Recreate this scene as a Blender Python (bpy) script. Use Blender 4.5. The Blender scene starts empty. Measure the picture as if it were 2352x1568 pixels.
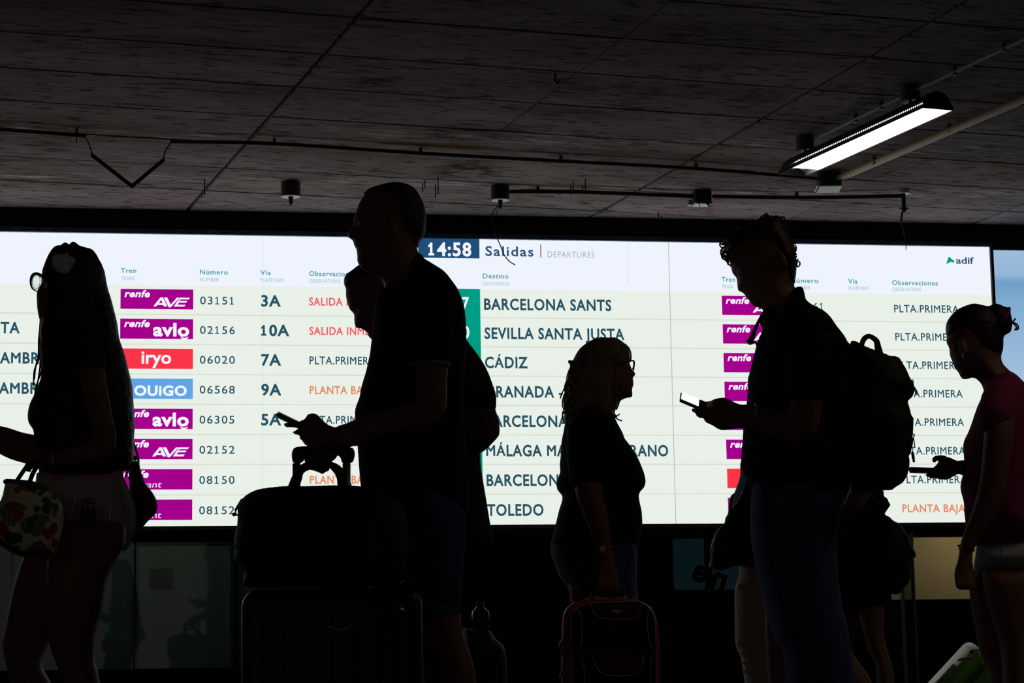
import bpy, bmesh, math, random
import numpy as np
from mathutils import Vector, Matrix, geometry

random.seed(4)
scene = bpy.context.scene
COL = scene.collection

# ------------------------------------------------------------------ camera (80 mm lens, low viewpoint, tilted up)
FPX = 5220.0
CX, CY = 1176.0, 784.0
_up = np.array([-561.0, -34684.0, FPX]); _up /= np.linalg.norm(_up)
_X = np.array([32324.0, 274.0, FPX]); _X -= _X.dot(_up) * _up; _X /= np.linalg.norm(_X)
_Y = np.cross(_up, _X)
M = np.array([_X, _Y, _up])          # rows: world axes seen from the camera (right, down, forward)
CAMP = np.array([0.0, 0.0, 0.45])
cd = bpy.data.cameras.new('camera'); cam = bpy.data.objects.new('camera', cd); COL.objects.link(cam)
cd.sensor_width = 36.0; cd.lens = FPX / 2352.0 * 36.0; cd.clip_end = 200; cd.clip_start = 0.05
ex, ey, ez = M @ np.array([1., 0, 0]), M @ np.array([0, -1., 0]), M @ np.array([0, 0, -1.])
cam.matrix_world = Matrix(((ex[0], ey[0], ez[0], CAMP[0]), (ex[1], ey[1], ez[1], CAMP[1]), (ex[2], ey[2], ez[2], CAMP[2]), (0, 0, 0, 1)))
scene.camera = cam

# ------------------------------------------------------------------ world and light
world = bpy.data.worlds.new('world'); scene.world = world; world.use_nodes = True
bg = world.node_tree.nodes['Background']; bg.inputs[0].default_value = (1.0, 0.72, 0.48, 1); bg.inputs[1].default_value = 0.006
scene.view_settings.view_transform = 'Standard'; scene.view_settings.look = 'None'
scene.view_settings.exposure = 0.0; scene.view_settings.gamma = 1.0; scene.view_settings.use_curve_mapping = False
scene.cycles.max_bounces = 8

def area(name, loc, size, power, col, rot):
    l = bpy.data.lights.new(name, 'AREA'); l.shape = 'RECTANGLE'; l.size, l.size_y = size; l.energy = power; l.color = col
    o = bpy.data.objects.new(name, l); o.location = loc; o.rotation_euler = rot; COL.objects.link(o); return o
R90 = math.pi / 2
area('hall_front_fill', (-3.6, -2.6, 1.35), (9.0, 2.1), 9.0, (1.0, 0.93, 0.84), (R90, 0, -0.12))  # broad frontal fill added behind the camera, placed to reflect in the left glass
area('hall_ceiling_lamp', (4.1, 5.6, 3.2), (0.25, 1.5), 6.0, (1.0, 0.80, 0.60), (0, 0, 0))
area('left_room_lamp', (-0.2, 15.6, 2.5), (1.4, 0.5), 2.2, (0.80, 1.0, 0.84), (0, 0, 0))
area('right_room_lamp', (5.70, 14.85, 1.75), (0.25, 0.25), 7.0, (1.0, 0.74, 0.46), (0, 0, 0))

def ray(px, py): return M @ np.array([px - CX, py - CY, FPX])
YW = 14.0                             # plane of the departure board
def wall(px, py, D=YW):
    r = ray(px, py); return CAMP + r * (D / r[1])
def ceilp(px, py, z=3.36):
    r = ray(px, py); return CAMP + r * ((z - CAMP[2]) / r[2])

# ------------------------------------------------------------------ materials
def lin(c):
    return tuple(((v / 255) / 12.92 if v / 255 <= 0.04045 else ((v / 255 + 0.055) / 1.055) ** 2.4) for v in c)
MATS = {}
def mat(name, rgb, rough=0.7, metal=0.0, bump=0.0, bscale=200.0, var=0.0, vscale=8.0, spec=0.3, sheen=0.0):
    """rgb is linear albedo"""
    if name in MATS: return MATS[name]
    m = bpy.data.materials.new(name); m.use_nodes = True; nt = m.node_tree; b = nt.nodes['Principled BSDF']
    b.inputs['Base Color'].default_value = (*rgb, 1); b.inputs['Roughness'].default_value = rough; b.inputs['Metallic'].default_value = metal
    b.inputs['Specular IOR Level'].default_value = spec
    if sheen: b.inputs['Sheen Weight'].default_value = sheen
    tc = nt.nodes.new('ShaderNodeTexCoord')
    if var:
        n = nt.nodes.new('ShaderNodeTexNoise'); n.inputs['Scale'].default_value = vscale; n.inputs['Detail'].default_value = 5
        nt.links.new(tc.outputs['Object'], n.inputs['Vector'])
        r = nt.nodes.new('ShaderNodeValToRGB'); r.color_ramp.elements[0].position = 0.3; r.color_ramp.elements[1].position = 0.7
        r.color_ramp.elements[0].color = (*[c * (1 - var) for c in rgb], 1); r.color_ramp.elements[1].color = (*[min(1, c * (1 + var)) for c in rgb], 1)
        nt.links.new(n.outputs['Fac'], r.inputs['Fac']); nt.links.new(r.outputs['Color'], b.inputs['Base Color'])
    if bump:
        n2 = nt.nodes.new('ShaderNodeTexNoise'); n2.inputs['Scale'].default_value = bscale; n2.inputs['Detail'].default_value = 3
        nt.links.new(tc.outputs['Object'], n2.inputs['Vector'])
        bp = nt.nodes.new('ShaderNodeBump'); bp.inputs['Strength'].default_value = bump; bp.inputs['Distance'].default_value = 0.01
        nt.links.new(n2.outputs['Fac'], bp.inputs['Height']); nt.links.new(bp.outputs['Normal'], b.inputs['Normal'])
    MATS[name] = m; return m
def emis(name, srgb, k=1.0):
    if name in MATS: return MATS[name]
    m = bpy.data.materials.new(name); m.use_nodes = True; nt = m.node_tree; nt.nodes.clear()
    e = nt.nodes.new('ShaderNodeEmission'); o = nt.nodes.new('ShaderNodeOutputMaterial')
    e.inputs[0].default_value = (*lin(srgb), 1); e.inputs[1].default_value = k
    nt.links.new(e.outputs[0], o.inputs[0]); MATS[name] = m; return m
def glassmat(name, tint, refl=0.08):
    m = bpy.data.materials.new(name); m.use_nodes = True; nt = m.node_tree; nt.nodes.clear()
    t = nt.nodes.new('ShaderNodeBsdfTransparent'); t.inputs[0].default_value = (*tint, 1)
    g = nt.nodes.new('ShaderNodeBsdfGlossy'); g.inputs['Roughness'].default_value = 0.02
    f = nt.nodes.new('ShaderNodeFresnel'); f.inputs[0].default_value = 1.45
    mx = nt.nodes.new('ShaderNodeMixShader'); o = nt.nodes.new('ShaderNodeOutputMaterial')
    nt.links.new(f.outputs[0], mx.inputs[0]); nt.links.new(t.outputs[0], mx.inputs[1]); nt.links.new(g.outputs[0], mx.inputs[2]); nt.links.new(mx.outputs[0], o.inputs[0])
    MATS[name] = m; return m

black = mat('black_cloth', (0.010, 0.010, 0.011), 0.95, bump=0.25, bscale=60, spec=0.1)
blackp = mat('black_plastic', (0.008, 0.008, 0.009), 0.45, bump=0.05)
blackm = mat('black_painted_metal', (0.006, 0.006, 0.007), 0.6)
nylon = mat('black_nylon', (0.010, 0.010, 0.012), 0.7, bump=0.4, bscale=35, spec=0.3)
skin = mat('skin', (0.21, 0.10, 0.055), 0.6, var=0.12, vscale=12, bump=0.1, bscale=150)
skin2 = mat('tanned_skin', (0.22, 0.11, 0.06), 0.6, var=0.12, vscale=12, bump=0.1, bscale=150)
hairdk = mat('dark_brown_hair', (0.018, 0.011, 0.007), 0.55, bump=0.5, bscale=60)
hairbr = mat('brown_hair', (0.05, 0.026, 0.012), 0.5, bump=0.5, bscale=60)
hairbl = mat('blond_hair', (0.22, 0.15, 0.085), 0.5, var=0.4, vscale=20, bump=0.6, bscale=50)
hairgr = mat('greying_hair', (0.04, 0.035, 0.03), 0.6, bump=0.5, bscale=80)
denim = mat('blue_denim', (0.03, 0.055, 0.13), 0.9, var=0.3, vscale=9, bump=0.4, bscale=45)
denimlt = mat('light_denim', (0.07, 0.12, 0.22), 0.9, var=0.3, vscale=9, bump=0.4, bscale=45)
silver = mat('brushed_silver', (0.6, 0.6, 0.62), 0.35, 0.9)
eyew = mat('eye_white', (0.6, 0.58, 0.55), 0.25)

# ------------------------------------------------------------------ geometry helpers: a geo is (verts Nx3, faces)
def box(c, s):
    x, y, z = [v / 2 for v in s]; c = np.array(c, float)
    v = np.array([(a * x, b * y, d * z) for a in (-1, 1) for b in (-1, 1) for d in (-1, 1)]) + c
    return v, [(0, 1, 3, 2), (4, 6, 7, 5), (0, 4, 5, 1), (2, 3, 7, 6), (0, 2, 6, 4), (1, 5, 7, 3)]
def boxe(x0, x1, y0, y1, z0, z1):
    return box(((x0 + x1) / 2, (y0 + y1) / 2, (z0 + z1) / 2), (x1 - x0, y1 - y0, z1 - z0))
def rbox(s, r, seg=3):
    """rounded box about the origin"""
    bm = bmesh.new(); bmesh.ops.create_cube(bm, size=1.0)
    for v in bm.verts: v.co = Vector((v.co.x * s[0], v.co.y * s[1], v.co.z * s[2]))
    bmesh.ops.bevel(bm, geom=list(bm.edges), offset=r, segments=seg, profile=0.5, affect='EDGES')
    bm.verts.index_update()
    v = np.array([w.co[:] for w in bm.verts]); f = [tuple(w.index for w in p.verts) for p in bm.faces]; bm.free(); return v, f
def xf(geo, mat3, loc): return geo[0] @ np.array(mat3).T + np.array(loc), geo[1]
def rotz(a): c, s = math.cos(a), math.sin(a); return np.array([[c, -s, 0], [s, c, 0], [0, 0, 1]])
def catmull(P, sub):
    P = np.array(P, float)
    if len(P) < 3 or sub < 2: return P
    Q = np.vstack([2 * P[0] - P[1], P, 2 * P[-1] - P[-2]]); out = []
    for i in range(1, len(Q) - 2):
        for k in range(sub):
            t = k / sub; a, b, c, d = Q[i - 1], Q[i], Q[i + 1], Q[i + 2]
            out.append(0.5 * ((2 * b) + (c - a) * t + (2 * a - 5 * b + 4 * c - d) * t * t + (3 * b - a - 3 * c + d) * t ** 3))
    out.append(Q[-2]); return np.array(out)
def tube3(P, r, n=8, sub=3, cap=True):
    """tapered tube with rounded ends; r scalar or list"""
    P = np.array(P, float); r = np.full(len(P), r, float) if np.isscalar(r) else np.array(r, float)
    A = catmull(np.column_stack([P, r]), sub); P, r = A[:, :3], np.maximum(A[:, 3], 1e-4)
    T = np.gradient(P, axis=0); T /= np.maximum(np.linalg.norm(T, axis=1, keepdims=True), 1e-9)
    if cap:
        pre = [(P[0] - T[0] * r[0] * math.sin(a), r[0] * math.cos(a)) for a in (1.35, 0.8)]
        post = [(P[-1] + T[-1] * r[-1] * math.sin(a), r[-1] * math.cos(a)) for a in (0.8, 1.35)]
        P = np.vstack([[p for p, _ in pre], P, [p for p, _ in post]]); r = np.concatenate([[q for _, q in pre], r, [q for _, q in post]])
        T = np.vstack([T[0], T[0], T, T[-1], T[-1]])
    ref = np.array([0, 0, 1.0]) if abs(T[0][2]) < 0.9 else np.array([1.0, 0, 0])
    u = np.cross(T[0], ref); u /= np.linalg.norm(u); vs = []
    for p, t, q in zip(P, T, r):
        u = u - t * u.dot(t); u /= max(np.linalg.norm(u), 1e-9); w = np.cross(t, u)
        for k in range(n):
            a = 2 * math.pi * k / n; vs.append(p + q * (u * math.cos(a) + w * math.sin(a)))
    m = len(P); f = [(i * n + k, i * n + (k + 1) % n, (i + 1) * n + (k + 1) % n, (i + 1) * n + k) for i in range(m - 1) for k in range(n)]
    f.append(tuple(range(n - 1, -1, -1))); f.append(tuple((m - 1) * n + k for k in range(n)))
    return np.array(vs), f
def ell3(c, ax, nu=14, nv=9):
    """ellipsoid; ax = three half-axis vectors"""
    c = np.array(c); ax = [np.array(a) for a in ax]; vs = [c + ax[2]]
    for i in range(1, nv):
        th = math.pi * i / nv
        for k in range(nu):
            a = 2 * math.pi * k / nu; vs.append(c + ax[2] * math.cos(th) + math.sin(th) * (ax[0] * math.cos(a) + ax[1] * math.sin(a)))
    vs.append(c - ax[2]); f = [(0, 1 + k, 1 + (k + 1) % nu) for k in range(nu)]
    for i in range(nv - 2):
        for k in range(nu):
            a, b = 1 + i * nu + k, 1 + i * nu + (k + 1) % nu; f.append((a, a + nu, b + nu, b))
    L = len(vs) - 1; f += [(L, 1 + (nv - 2) * nu + (k + 1) % nu, 1 + (nv - 2) * nu + k) for k in range(nu)]
    return np.array(vs), f
def cyl3(c, r, h, n=20, axis=(0, 0, 1)):
    c = np.array(c, float); a = np.array(axis, float) * h / 2; return tube3([c - a, c + a], r, n, 1, cap=False)

class Fig:
    """local frame of a figure or thing: distance d from the camera, facing it at pixel column pxc"""
    def __init__(s, d, pxc):
        h = ray(pxc, 1560.0); h[2] = 0; s.h = h / np.linalg.norm(h); s.r = np.cross(s.h, [0, 0, 1.0]); s.d = d
        a, b = s.p(pxc, 1100), s.p(pxc + 100, 1100); s.ppm = 100 / np.linalg.norm(a - b); s.px = 1 / s.ppm
    def p(s, px, py, w=0.0):
        r = ray(px, py); return CAMP + r * ((s.d + w) / r.dot(s.h))
    def uv(s, px, py, w=0.0):
        q = s.p(px, py, w) - CAMP; return np.array([q.dot(s.r), q[2]])
    def py(s, px, z, w=0.0):
        lo, hi = 0.0, 4000.0
        for _ in range(40):
            m = (lo + hi) / 2
            if s.p(px, m, w)[2] > z: lo = m
            else: hi = m
        return lo
    def tube(s, pts, n=10, sub=4, cap=True):
        """pts: (px, py, w, radius in px)"""
        return tube3([s.p(a, b, w) for a, b, w, _ in pts], [r * s.px for *_, r in pts], n, sub, cap)
    def ell(s, px, py, w, rx, ry, rw, ang=0.0):
        ca, sa = math.cos(ang), math.sin(ang); z = np.array([0, 0, 1.0])
        return ell3(s.p(px, py, w), [(s.r * ca - z * sa) * rx * s.px, s.h * rw, (s.r * sa + z * ca) * ry * s.px])
    def inflate(s, poly, wmax, R=None, w0=0.0, step=0.016, shrink=0.0, smooth=1, power=2.0):
        Q = np.array([s.uv(a, b, w0) for a, b in poly])
        for _ in range(smooth):
            nx = np.roll(Q, -1, 0); Q = np.stack([0.78 * Q + 0.22 * nx, 0.22 * Q + 0.78 * nx], 1).reshape(-1, 2)
        nx = np.roll(Q, -1, 0); area2 = (Q[:, 0] * nx[:, 1] - nx[:, 0] * Q[:, 1]).sum()
        if area2 < 0: Q = Q[::-1]
        if shrink:
            e = np.roll(Q, -1, 0) - np.roll(Q, 1, 0); e /= np.maximum(np.linalg.norm(e, axis=1, keepdims=True), 1e-9)
            Q = Q + np.column_stack([-e[:, 1], e[:, 0]]) * shrink
        out = []
        for a, b in zip(Q, np.roll(Q, -1, 0)):
            L = np.linalg.norm(b - a); k = max(1, int(math.ceil(L / step)))
            if L < 1e-5: continue
            for i in range(k): out.append(a + (b - a) * i / k)
        Q = np.array(out); A, B = Q, np.roll(Q, -1, 0)
        def dist(P):
            d = np.full(len(P), 1e9)
            for i in range(0, len(P), 4000):
                p = P[i:i + 4000, None, :]; ab = (B - A)[None]; t = ((p - A[None]) * ab).sum(2) / np.maximum((ab ** 2).sum(2), 1e-12)
                t = np.clip(t, 0, 1)[..., None]; d[i:i + 4000] = np.sqrt((((A[None] + ab * t) - p) ** 2).sum(2)).min(1)
            return d
        def inside(P):
            x, y = P[:, 0][:, None], P[:, 1][:, None]; ax, ay, bx, by = A[:, 0], A[:, 1], B[:, 0], B[:, 1]
            c = ((ay > y) != (by > y)) & (x < (bx - ax) * (y - ay) / np.where(by == ay, 1e-12, by - ay) + ax)
            return c.sum(1) % 2 == 1
        x0, y0 = Q.min(0); x1, y1 = Q.max(0)
        gx, gy = np.meshgrid(np.arange(x0, x1, step), np.arange(y0, y1, step * 0.87)); gx[1::2] += step / 2
        G = np.column_stack([gx.ravel(), gy.ravel()]); G = G[inside(G)]; G = G[dist(G) > step * 0.9]
        e = B - A; e /= np.maximum(np.linalg.norm(e, axis=1, keepdims=True), 1e-9); nrm = np.column_stack([-e[:, 1], e[:, 0]]); mid = (A + B) / 2
        rings = []
        for o in (0.12, 0.42):
            Pn = mid + nrm * step * o; Pn = Pn[inside(Pn)]; rings.append(Pn[dist(Pn) > step * o * 0.9])
        allp = np.vstack([Q] + rings + [G]); nq = len(Q)
        vo, _e, fo, *_ = geometry.delaunay_2d_cdt([Vector(p) for p in allp], [(i, (i + 1) % nq) for i in range(nq)], [], 1, 1e-6)
        V = np.array([v[:] for v in vo]); d = dist(V); Rm = R if R else max(d.max(), 1e-4)
        t = np.clip(d / Rm, 0, 1); w = wmax * (1 - (1 - t) ** power) ** (1 / power); bd = d < 1e-6
        base = CAMP + s.r * V[:, :1] + np.array([0, 0, 1.0]) * V[:, 1:] + s.h * (s.d + w0)
        front = base - s.h * w[:, None]; back = base + s.h * w[:, None]
        idx = np.arange(len(V)); bk = idx.copy(); nb = np.where(~bd)[0]; bk[nb] = len(V) + np.arange(len(nb))
        F = [tuple(f) for f in fo]; F += [tuple(int(bk[i]) for i in reversed(f)) for f in fo if not all(bd[i] for i in f)]
        return np.vstack([front, back[nb]]), F

ORG = {}
def join(geos):
    vs, fs, n = [], [], 0
    for v, f in geos:
        vs.append(v); fs += [tuple(i + n for i in q) for q in f]; n += len(v)
    return np.vstack(vs), fs
def remeshed(geo, vox, smooth=2):
    me = bpy.data.meshes.new('tmp'); me.from_pydata(geo[0].tolist(), [], geo[1]); ob = bpy.data.objects.new('tmp', me); COL.objects.link(ob)
    # make sure normals point outward before the volume is taken
    bm = bmesh.new(); bm.from_mesh(me); bmesh.ops.recalc_face_normals(bm, faces=bm.faces); bm.to_mesh(me); bm.free()
    md = ob.modifiers.new('r', 'REMESH'); md.mode = 'VOXEL'; md.voxel_size = vox; md.use_smooth_shade = True
    if smooth: ms = ob.modifiers.new('s', 'SMOOTH'); ms.factor = 0.5; ms.iterations = smooth
    dg = bpy.context.evaluated_depsgraph_get(); new = bpy.data.meshes.new_from_object(ob.evaluated_get(dg))
    bpy.data.objects.remove(ob); bpy.data.meshes.remove(me); return new
def mk(name, geos, m, parent=None, label=None, cat=None, group=None, kind=None, origin=None, vox=None, smooth=True, msm=2):
    geo = join(geos if isinstance(geos, list) else [geos])
    if vox: me = remeshed(geo, vox, msm); me.name = name
    else: me = bpy.data.meshes.new(name); me.from_pydata(geo[0].tolist(), [], [tuple(int(i) for i in f) for f in geo[1]]); me.update()
    if not vox:
        bm = bmesh.new(); bm.from_mesh(me); bmesh.ops.recalc_face_normals(bm, faces=bm.faces); bm.to_mesh(me); bm.free()
    if parent is not None: org = ORG[parent.name]
    elif origin is not None: org = np.array(origin, float)
    else: v = geo[0]; org = np.array([(v[:, 0].min() + v[:, 0].max()) / 2, (v[:, 1].min() + v[:, 1].max()) / 2, v[:, 2].min()])
    me.transform(Matrix.Translation(-Vector(org))); me.materials.append(m)
    if smooth: me.shade_smooth()
    o = bpy.data.objects.new(name, me); COL.objects.link(o); ORG[o.name] = org
    if parent is not None: o.parent = parent
    else: o.location = org
    if label: o['label'] = label
    if cat: o['category'] = cat
    if group: o['group'] = group
    if kind: o['kind'] = kind
    return o
def thing(name, loc, label, cat, group=None):
    o = bpy.data.objects.new(name, None); COL.objects.link(o); o.location = loc; ORG[o.name] = np.array(loc, float)
    o['label'] = label; o['category'] = cat; o.empty_display_size = 0.1
    if group: o['group'] = group
    return o
def struct(name, geos, m, parent=None, smooth=False): return mk(name, geos, m, parent, kind=None if parent else 'structure', smooth=smooth)

# ================================================================== THE PLACE
# ---- ceiling: cast concrete panels, each its own piece, joints recessed under a slab
def concrete():
    m = bpy.data.materials.new('board_cast_concrete'); m.use_nodes = True; nt = m.node_tree; N = nt.nodes; L = nt.links; b = N['Principled BSDF']
    b.inputs['Roughness'].default_value = 0.95; b.inputs['Specular IOR Level'].default_value = 0.0
    g = N.new('ShaderNodeNewGeometry'); mp = N.new('ShaderNodeMapping'); mp.vector_type = 'POINT'; mp.inputs['Rotation'].default_value = (0, 0, -0.1567)
    L.new(g.outputs['Position'], mp.inputs['Vector'])
    def noise(scale, stretch, det=6, rough=0.6):
        m2 = N.new('ShaderNodeMapping'); m2.inputs['Scale'].default_value = stretch; L.new(mp.outputs[0], m2.inputs['Vector'])
        n = N.new('ShaderNodeTexNoise'); n.inputs['Scale'].default_value = scale; n.inputs['Detail'].default_value = det; n.inputs['Roughness'].default_value = rough
        L.new(m2.outputs[0], n.inputs['Vector']); return n.outputs['Fac']
    def ramp(src, stops):
        r = N.new('ShaderNodeValToRGB'); el = r.color_ramp.elements
        el[0].position, el[0].color = stops[0][0], (*stops[0][1], 1); el[1].position, el[1].color = stops[-1][0], (*stops[-1][1], 1)
        for p, c in stops[1:-1]: e = el.new(p); e.color = (*c, 1)
        L.new(src, r.inputs[0]); return r.outputs[0]
    def mix(a, bb, fac, mode='MIX'):
        x = N.new('ShaderNodeMix'); x.data_type = 'RGBA'; x.blend_type = mode
        if isinstance(fac, float): x.inputs[0].default_value = fac
        else: L.new(fac, x.inputs[0])
        for k, s in ((6, a), (7, bb)):
            if isinstance(s, tuple): x.inputs[k].default_value = (*s, 1)
            else: L.new(s, x.inputs[k])
        return x.outputs[2]
    def math_(op, a, bb=None):
        x = N.new('ShaderNodeMath'); x.operation = op; x.use_clamp = op in ('ADD', 'MULTIPLY')
        for k, s in ((0, a), (1, bb)):
            if s is None: continue
            if isinstance(s, (int, float)): x.inputs[k].default_value = s
            else: L.new(s, x.inputs[k])
        return x.outputs[0]
    base = ramp(noise(1.6, (0.5, 1.6, 1)), [(0.36, (0.250, 0.203, 0.196)), (0.64, (0.390, 0.322, 0.318))])
    grain = ramp(noise(26, (0.25, 3.0, 1), 4), [(0.36, (0.66, 0.65, 0.64)), (0.62, (1, 1, 1))]); col = mix(base, grain, 1.0, 'MULTIPLY')
    oi = N.new('ShaderNodeObjectInfo'); rv = ramp(oi.outputs['Random'], [(0, (0.88, 0.88, 0.87)), (1, (1.06, 1.05, 1.04))]); col = mix(col, rv, 1.0, 'MULTIPLY')
    pits = ramp(noise(11, (0.6, 2.2, 1), 5, 0.7), [(0.55, (0, 0, 0)), (0.60, (1, 1, 1))]); col = mix(col, (0.035, 0.026, 0.020), math_('MULTIPLY', pits, 0.7))
    # rust stains, each where the photo has it: (px, py, radius u, radius v, strength)
    st = None
    for px, py, ru, rv_, k in ((1090, 308, 0.42, 0.22, 1.0), (1070, 392, 0.26, 0.34, 1.0), (862, 186, 0.16, 0.20, 0.9), (1440, 205, 0.75, 0.35, 0.45), (1570, 78, 0.16, 0.16, 0.6), (1350, 255, 0.5, 0.2, 0.35), (105, 325, 0.14, 0.25, 0.5), (1620, 150, 0.3, 0.15, 0.4), (1740, 225, 0.22, 0.15, 0.5)):
        c = ceilp(px, py, 3.385); sub = N.new('ShaderNodeVectorMath'); sub.operation = 'SUBTRACT'; L.new(g.outputs['Position'], sub.inputs[0]); sub.inputs[1].default_value = tuple(c)
        sc = N.new('ShaderNodeVectorMath'); sc.operation = 'MULTIPLY'; L.new(sub.outputs[0], sc.inputs[0]); sc.inputs[1].default_value = (1 / ru, 1 / rv_, 0)
        ln = N.new('ShaderNodeVectorMath'); ln.operation = 'LENGTH'; L.new(sc.outputs[0], ln.inputs[0])
        mr = N.new('ShaderNodeMapRange'); mr.inputs[1].default_value = 1.0; mr.inputs[2].default_value = 0.0; mr.inputs[3].default_value = 0; mr.inputs[4].default_value = k * 1.7
        L.new(ln.outputs['Value'], mr.inputs[0]); st = mr.outputs[0] if st is None else math_('ADD', st, mr.outputs[0])
    sn = noise(9, (0.7, 1.6, 1), 8, 0.72); sm = math_('MULTIPLY', ramp(st, [(0.0, (0, 0, 0)), (0.9, (1, 1, 1))]), ramp(sn, [(0.44, (0, 0, 0)), (0.58, (1, 1, 1))])); col = mix(col, (0.040, 0.022, 0.014), math_('MULTIPLY', sm, 0.85))
    # pale scuffs along the two old service runs
    for vy, wd, kk in ((11.93, 0.24, 1.0), (13.08, 0.17, 1.0)):
        sp = N.new('ShaderNodeSeparateXYZ'); L.new(g.outputs['Position'], sp.inputs[0])
        y = math_('SUBTRACT', sp.outputs[1], vy); ab = math_('ABSOLUTE', y)
        mr = N.new('ShaderNodeMapRange'); mr.inputs[1].default_value = wd; mr.inputs[2].default_value = 0.0; mr.inputs[3].default_value = 0; mr.inputs[4].default_value = kk
        L.new(ab, mr.inputs[0]); sc = ramp(noise(7, (0.55, 4.0, 1), 6, 0.68), [(0.54, (0, 0, 0)), (0.61, (1, 1, 1))]); col = mix(col, (0.50, 0.52, 0.50), math_('MULTIPLY', sc, mr.outputs[0]))
    sp = N.new('ShaderNodeSeparateXYZ'); L.new(g.outputs['Position'], sp.inputs[0])
    yy = math_('ABSOLUTE', math_('SUBTRACT', math_('SUBTRACT', sp.outputs[1], math_('MULTIPLY', sp.outputs[0], 0.12)), 11.93))
    mr = N.new('ShaderNodeMapRange'); mr.inputs[1].default_value = 0.13; mr.inputs[2].default_value = 0.0; mr.inputs[3].default_value = 0; mr.inputs[4].default_value = 1; L.new(yy, mr.inputs[0])
    rn = ramp(noise(2.2, (0.8, 2.0, 1), 5), [(0.45, (0, 0, 0)), (0.62, (1, 1, 1))]); col = mix(col, (0.16, 0.095, 0.045), math_('MULTIPLY', rn, mr.outputs[0]))
    L.new(col, b.inputs['Base Color'])
    bp = N.new('ShaderNodeBump'); bp.inputs['Strength'].default_value = 0.35; bp.inputs['Distance'].default_value = 0.01
    L.new(noise(40, (0.4, 2, 1), 5), bp.inputs['Height']); L.new(bp.outputs[0], b.inputs['Normal']); return m
MC = concrete(); ZC = 3.385
joint = mat('dark_joint', (0.012, 0.008, 0.006), 0.95)
ceil = struct('ceiling', boxe(-9, 11, -3, 14.3, ZC + 0.025, ZC + 0.25), joint)
TH = math.atan(0.158); uA = np.array([math.cos(TH), math.sin(TH), 0]); vA = np.array([-math.sin(TH), math.cos(TH), 0])
P0 = np.array([0.895, 9.919, 0])                # on the first cross joint
v00 = np.array([0.88, 9.744, 0]).dot(vA)         # first long joint
u00 = P0.dot(uA); PU, PV = 1.262, 0.612; pmesh = {}
G_ = 0.010
for j in range(-9, 8):
    vc = v00 + (j + 0.5) * PV; yc = vc / vA[1]
    cuts = [-4 * PU, -2 * PU, 0, 2 * PU, 4 * PU, 6 * PU]; thin = set()
    ym = (uA * (u00 + PU) + vA * vc)[1]
    if ym < 11.75: cuts.append(PU); thin.add(PU)
    if ym > 11.9: cuts.append(3 * PU); thin.add(3 * PU)
    cuts.sort()
    for ca, cb in zip(cuts[:-1], cuts[1:]):
        c = uA * (u00 + (ca + cb) / 2) + vA * vc
        if not (-6.5 < c[0] < 10 and 4.0 < c[1] < 14.6): continue
        hl = (cb - ca) / 2; a0 = -hl + (0.0025 if ca in thin else G_); a1 = hl - (0.0025 if cb in thin else G_)
        b0, b1 = -PV / 2 + random.uniform(0.004, 0.009), PV / 2 - random.uniform(0.004, 0.008); t = 0.03; e = 0.005; zz = random.uniform(-0.0015, 0.0015)
        v = np.array([(a0, b0, t), (a1, b0, t), (a1, b1, t), (a0, b1, t), (a0, b0, e), (a1, b0, e), (a1, b1, e), (a0, b1, e), (a0 + e, b0 + e, 0), (a1 - e, b0 + e, 0), (a1 - e, b1 - e, 0), (a0 + e, b1 - e, 0)])
        W = c + v[:, :1] * uA + v[:, 1:2] * vA + np.array([0, 0, 1.0]) * (v[:, 2:] + ZC + zz)
        W[:, 1] = np.minimum(W[:, 1], 14.16)
        f = [(8, 9, 10, 11)] + [(k, (k + 1) % 4, 4 + (k + 1) % 4, 4 + k) for k in range(4)] + [(4 + k, 4 + (k + 1) % 4, 8 + (k + 1) % 4, 8 + k) for k in range(4)]
        if W[:, 1].max() - W[:, 1].min() < 0.05: continue
        mk('panel', (W, f), MC, ceil, smooth=False)

floor = struct('floor', boxe(-9, 11, -3, 18.5, -0.12, 0.0), mat('dark_terrazzo', (0.05, 0.048, 0.045), 0.35, var=0.3, vscale=90))

# ---- back wall with the glazed front under the board
wb = struct('wall_back', [boxe(-9, 11, 14.06, 14.16, 1.345, 3.60), boxe(-9, 11, 13.99, 14.16, 0, 0.575), boxe(-9, 11, 13.985, 14.06, 3.285, 3.40), boxe(-9, 11, 13.99, 14.06, 1.362, 1.402)], blackm)
gl = glassmat('tinted_glass', (0.62, 0.68, 0.64))
edges = [-6.0, -2.6, -0.885, -0.050, 1.75, 3.535, 4.79, 6.6, 9.0]
for k in range(len(edges) - 1):
    w = struct('window_%d' % (k + 1), boxe(edges[k] + 0.004, edges[k + 1] - 0.004, 14.05, 14.06, 0.575, 1.362), gl)
mull = blackm
for k, (x, w) in enumerate(((-2.6, 0.03), (-0.885, 0.022), (-0.047, 0.008), (1.75, 0.03), (3.532, 0.036), (6.6, 0.03))):
    struct('trim_%d' % (k + 1), boxe(x - w / 2, x + w / 2, 14.02, 14.08, 0.575, 1.362), mull)
for k, x in enumerate((-3.0, 1.35, 4.72)): struct('wall_partition_%d' % (k + 1) if False else 'wall_%s' % ('inner_left', 'inner_middle', 'inner_right')[k], boxe(x - 0.05, x + 0.05, 14.17, 17.5, 0, 2.7), mat('dark_partition', (0.02, 0.022, 0.022), 0.8))
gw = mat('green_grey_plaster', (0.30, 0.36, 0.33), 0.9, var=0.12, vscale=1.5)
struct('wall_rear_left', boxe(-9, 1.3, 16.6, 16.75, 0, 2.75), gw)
struct('wall_rear_middle', boxe(1.4, 4.67, 16.6, 16.75, 0, 2.75), mat('dark_plaster', (0.03, 0.04, 0.042), 0.9))
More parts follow.
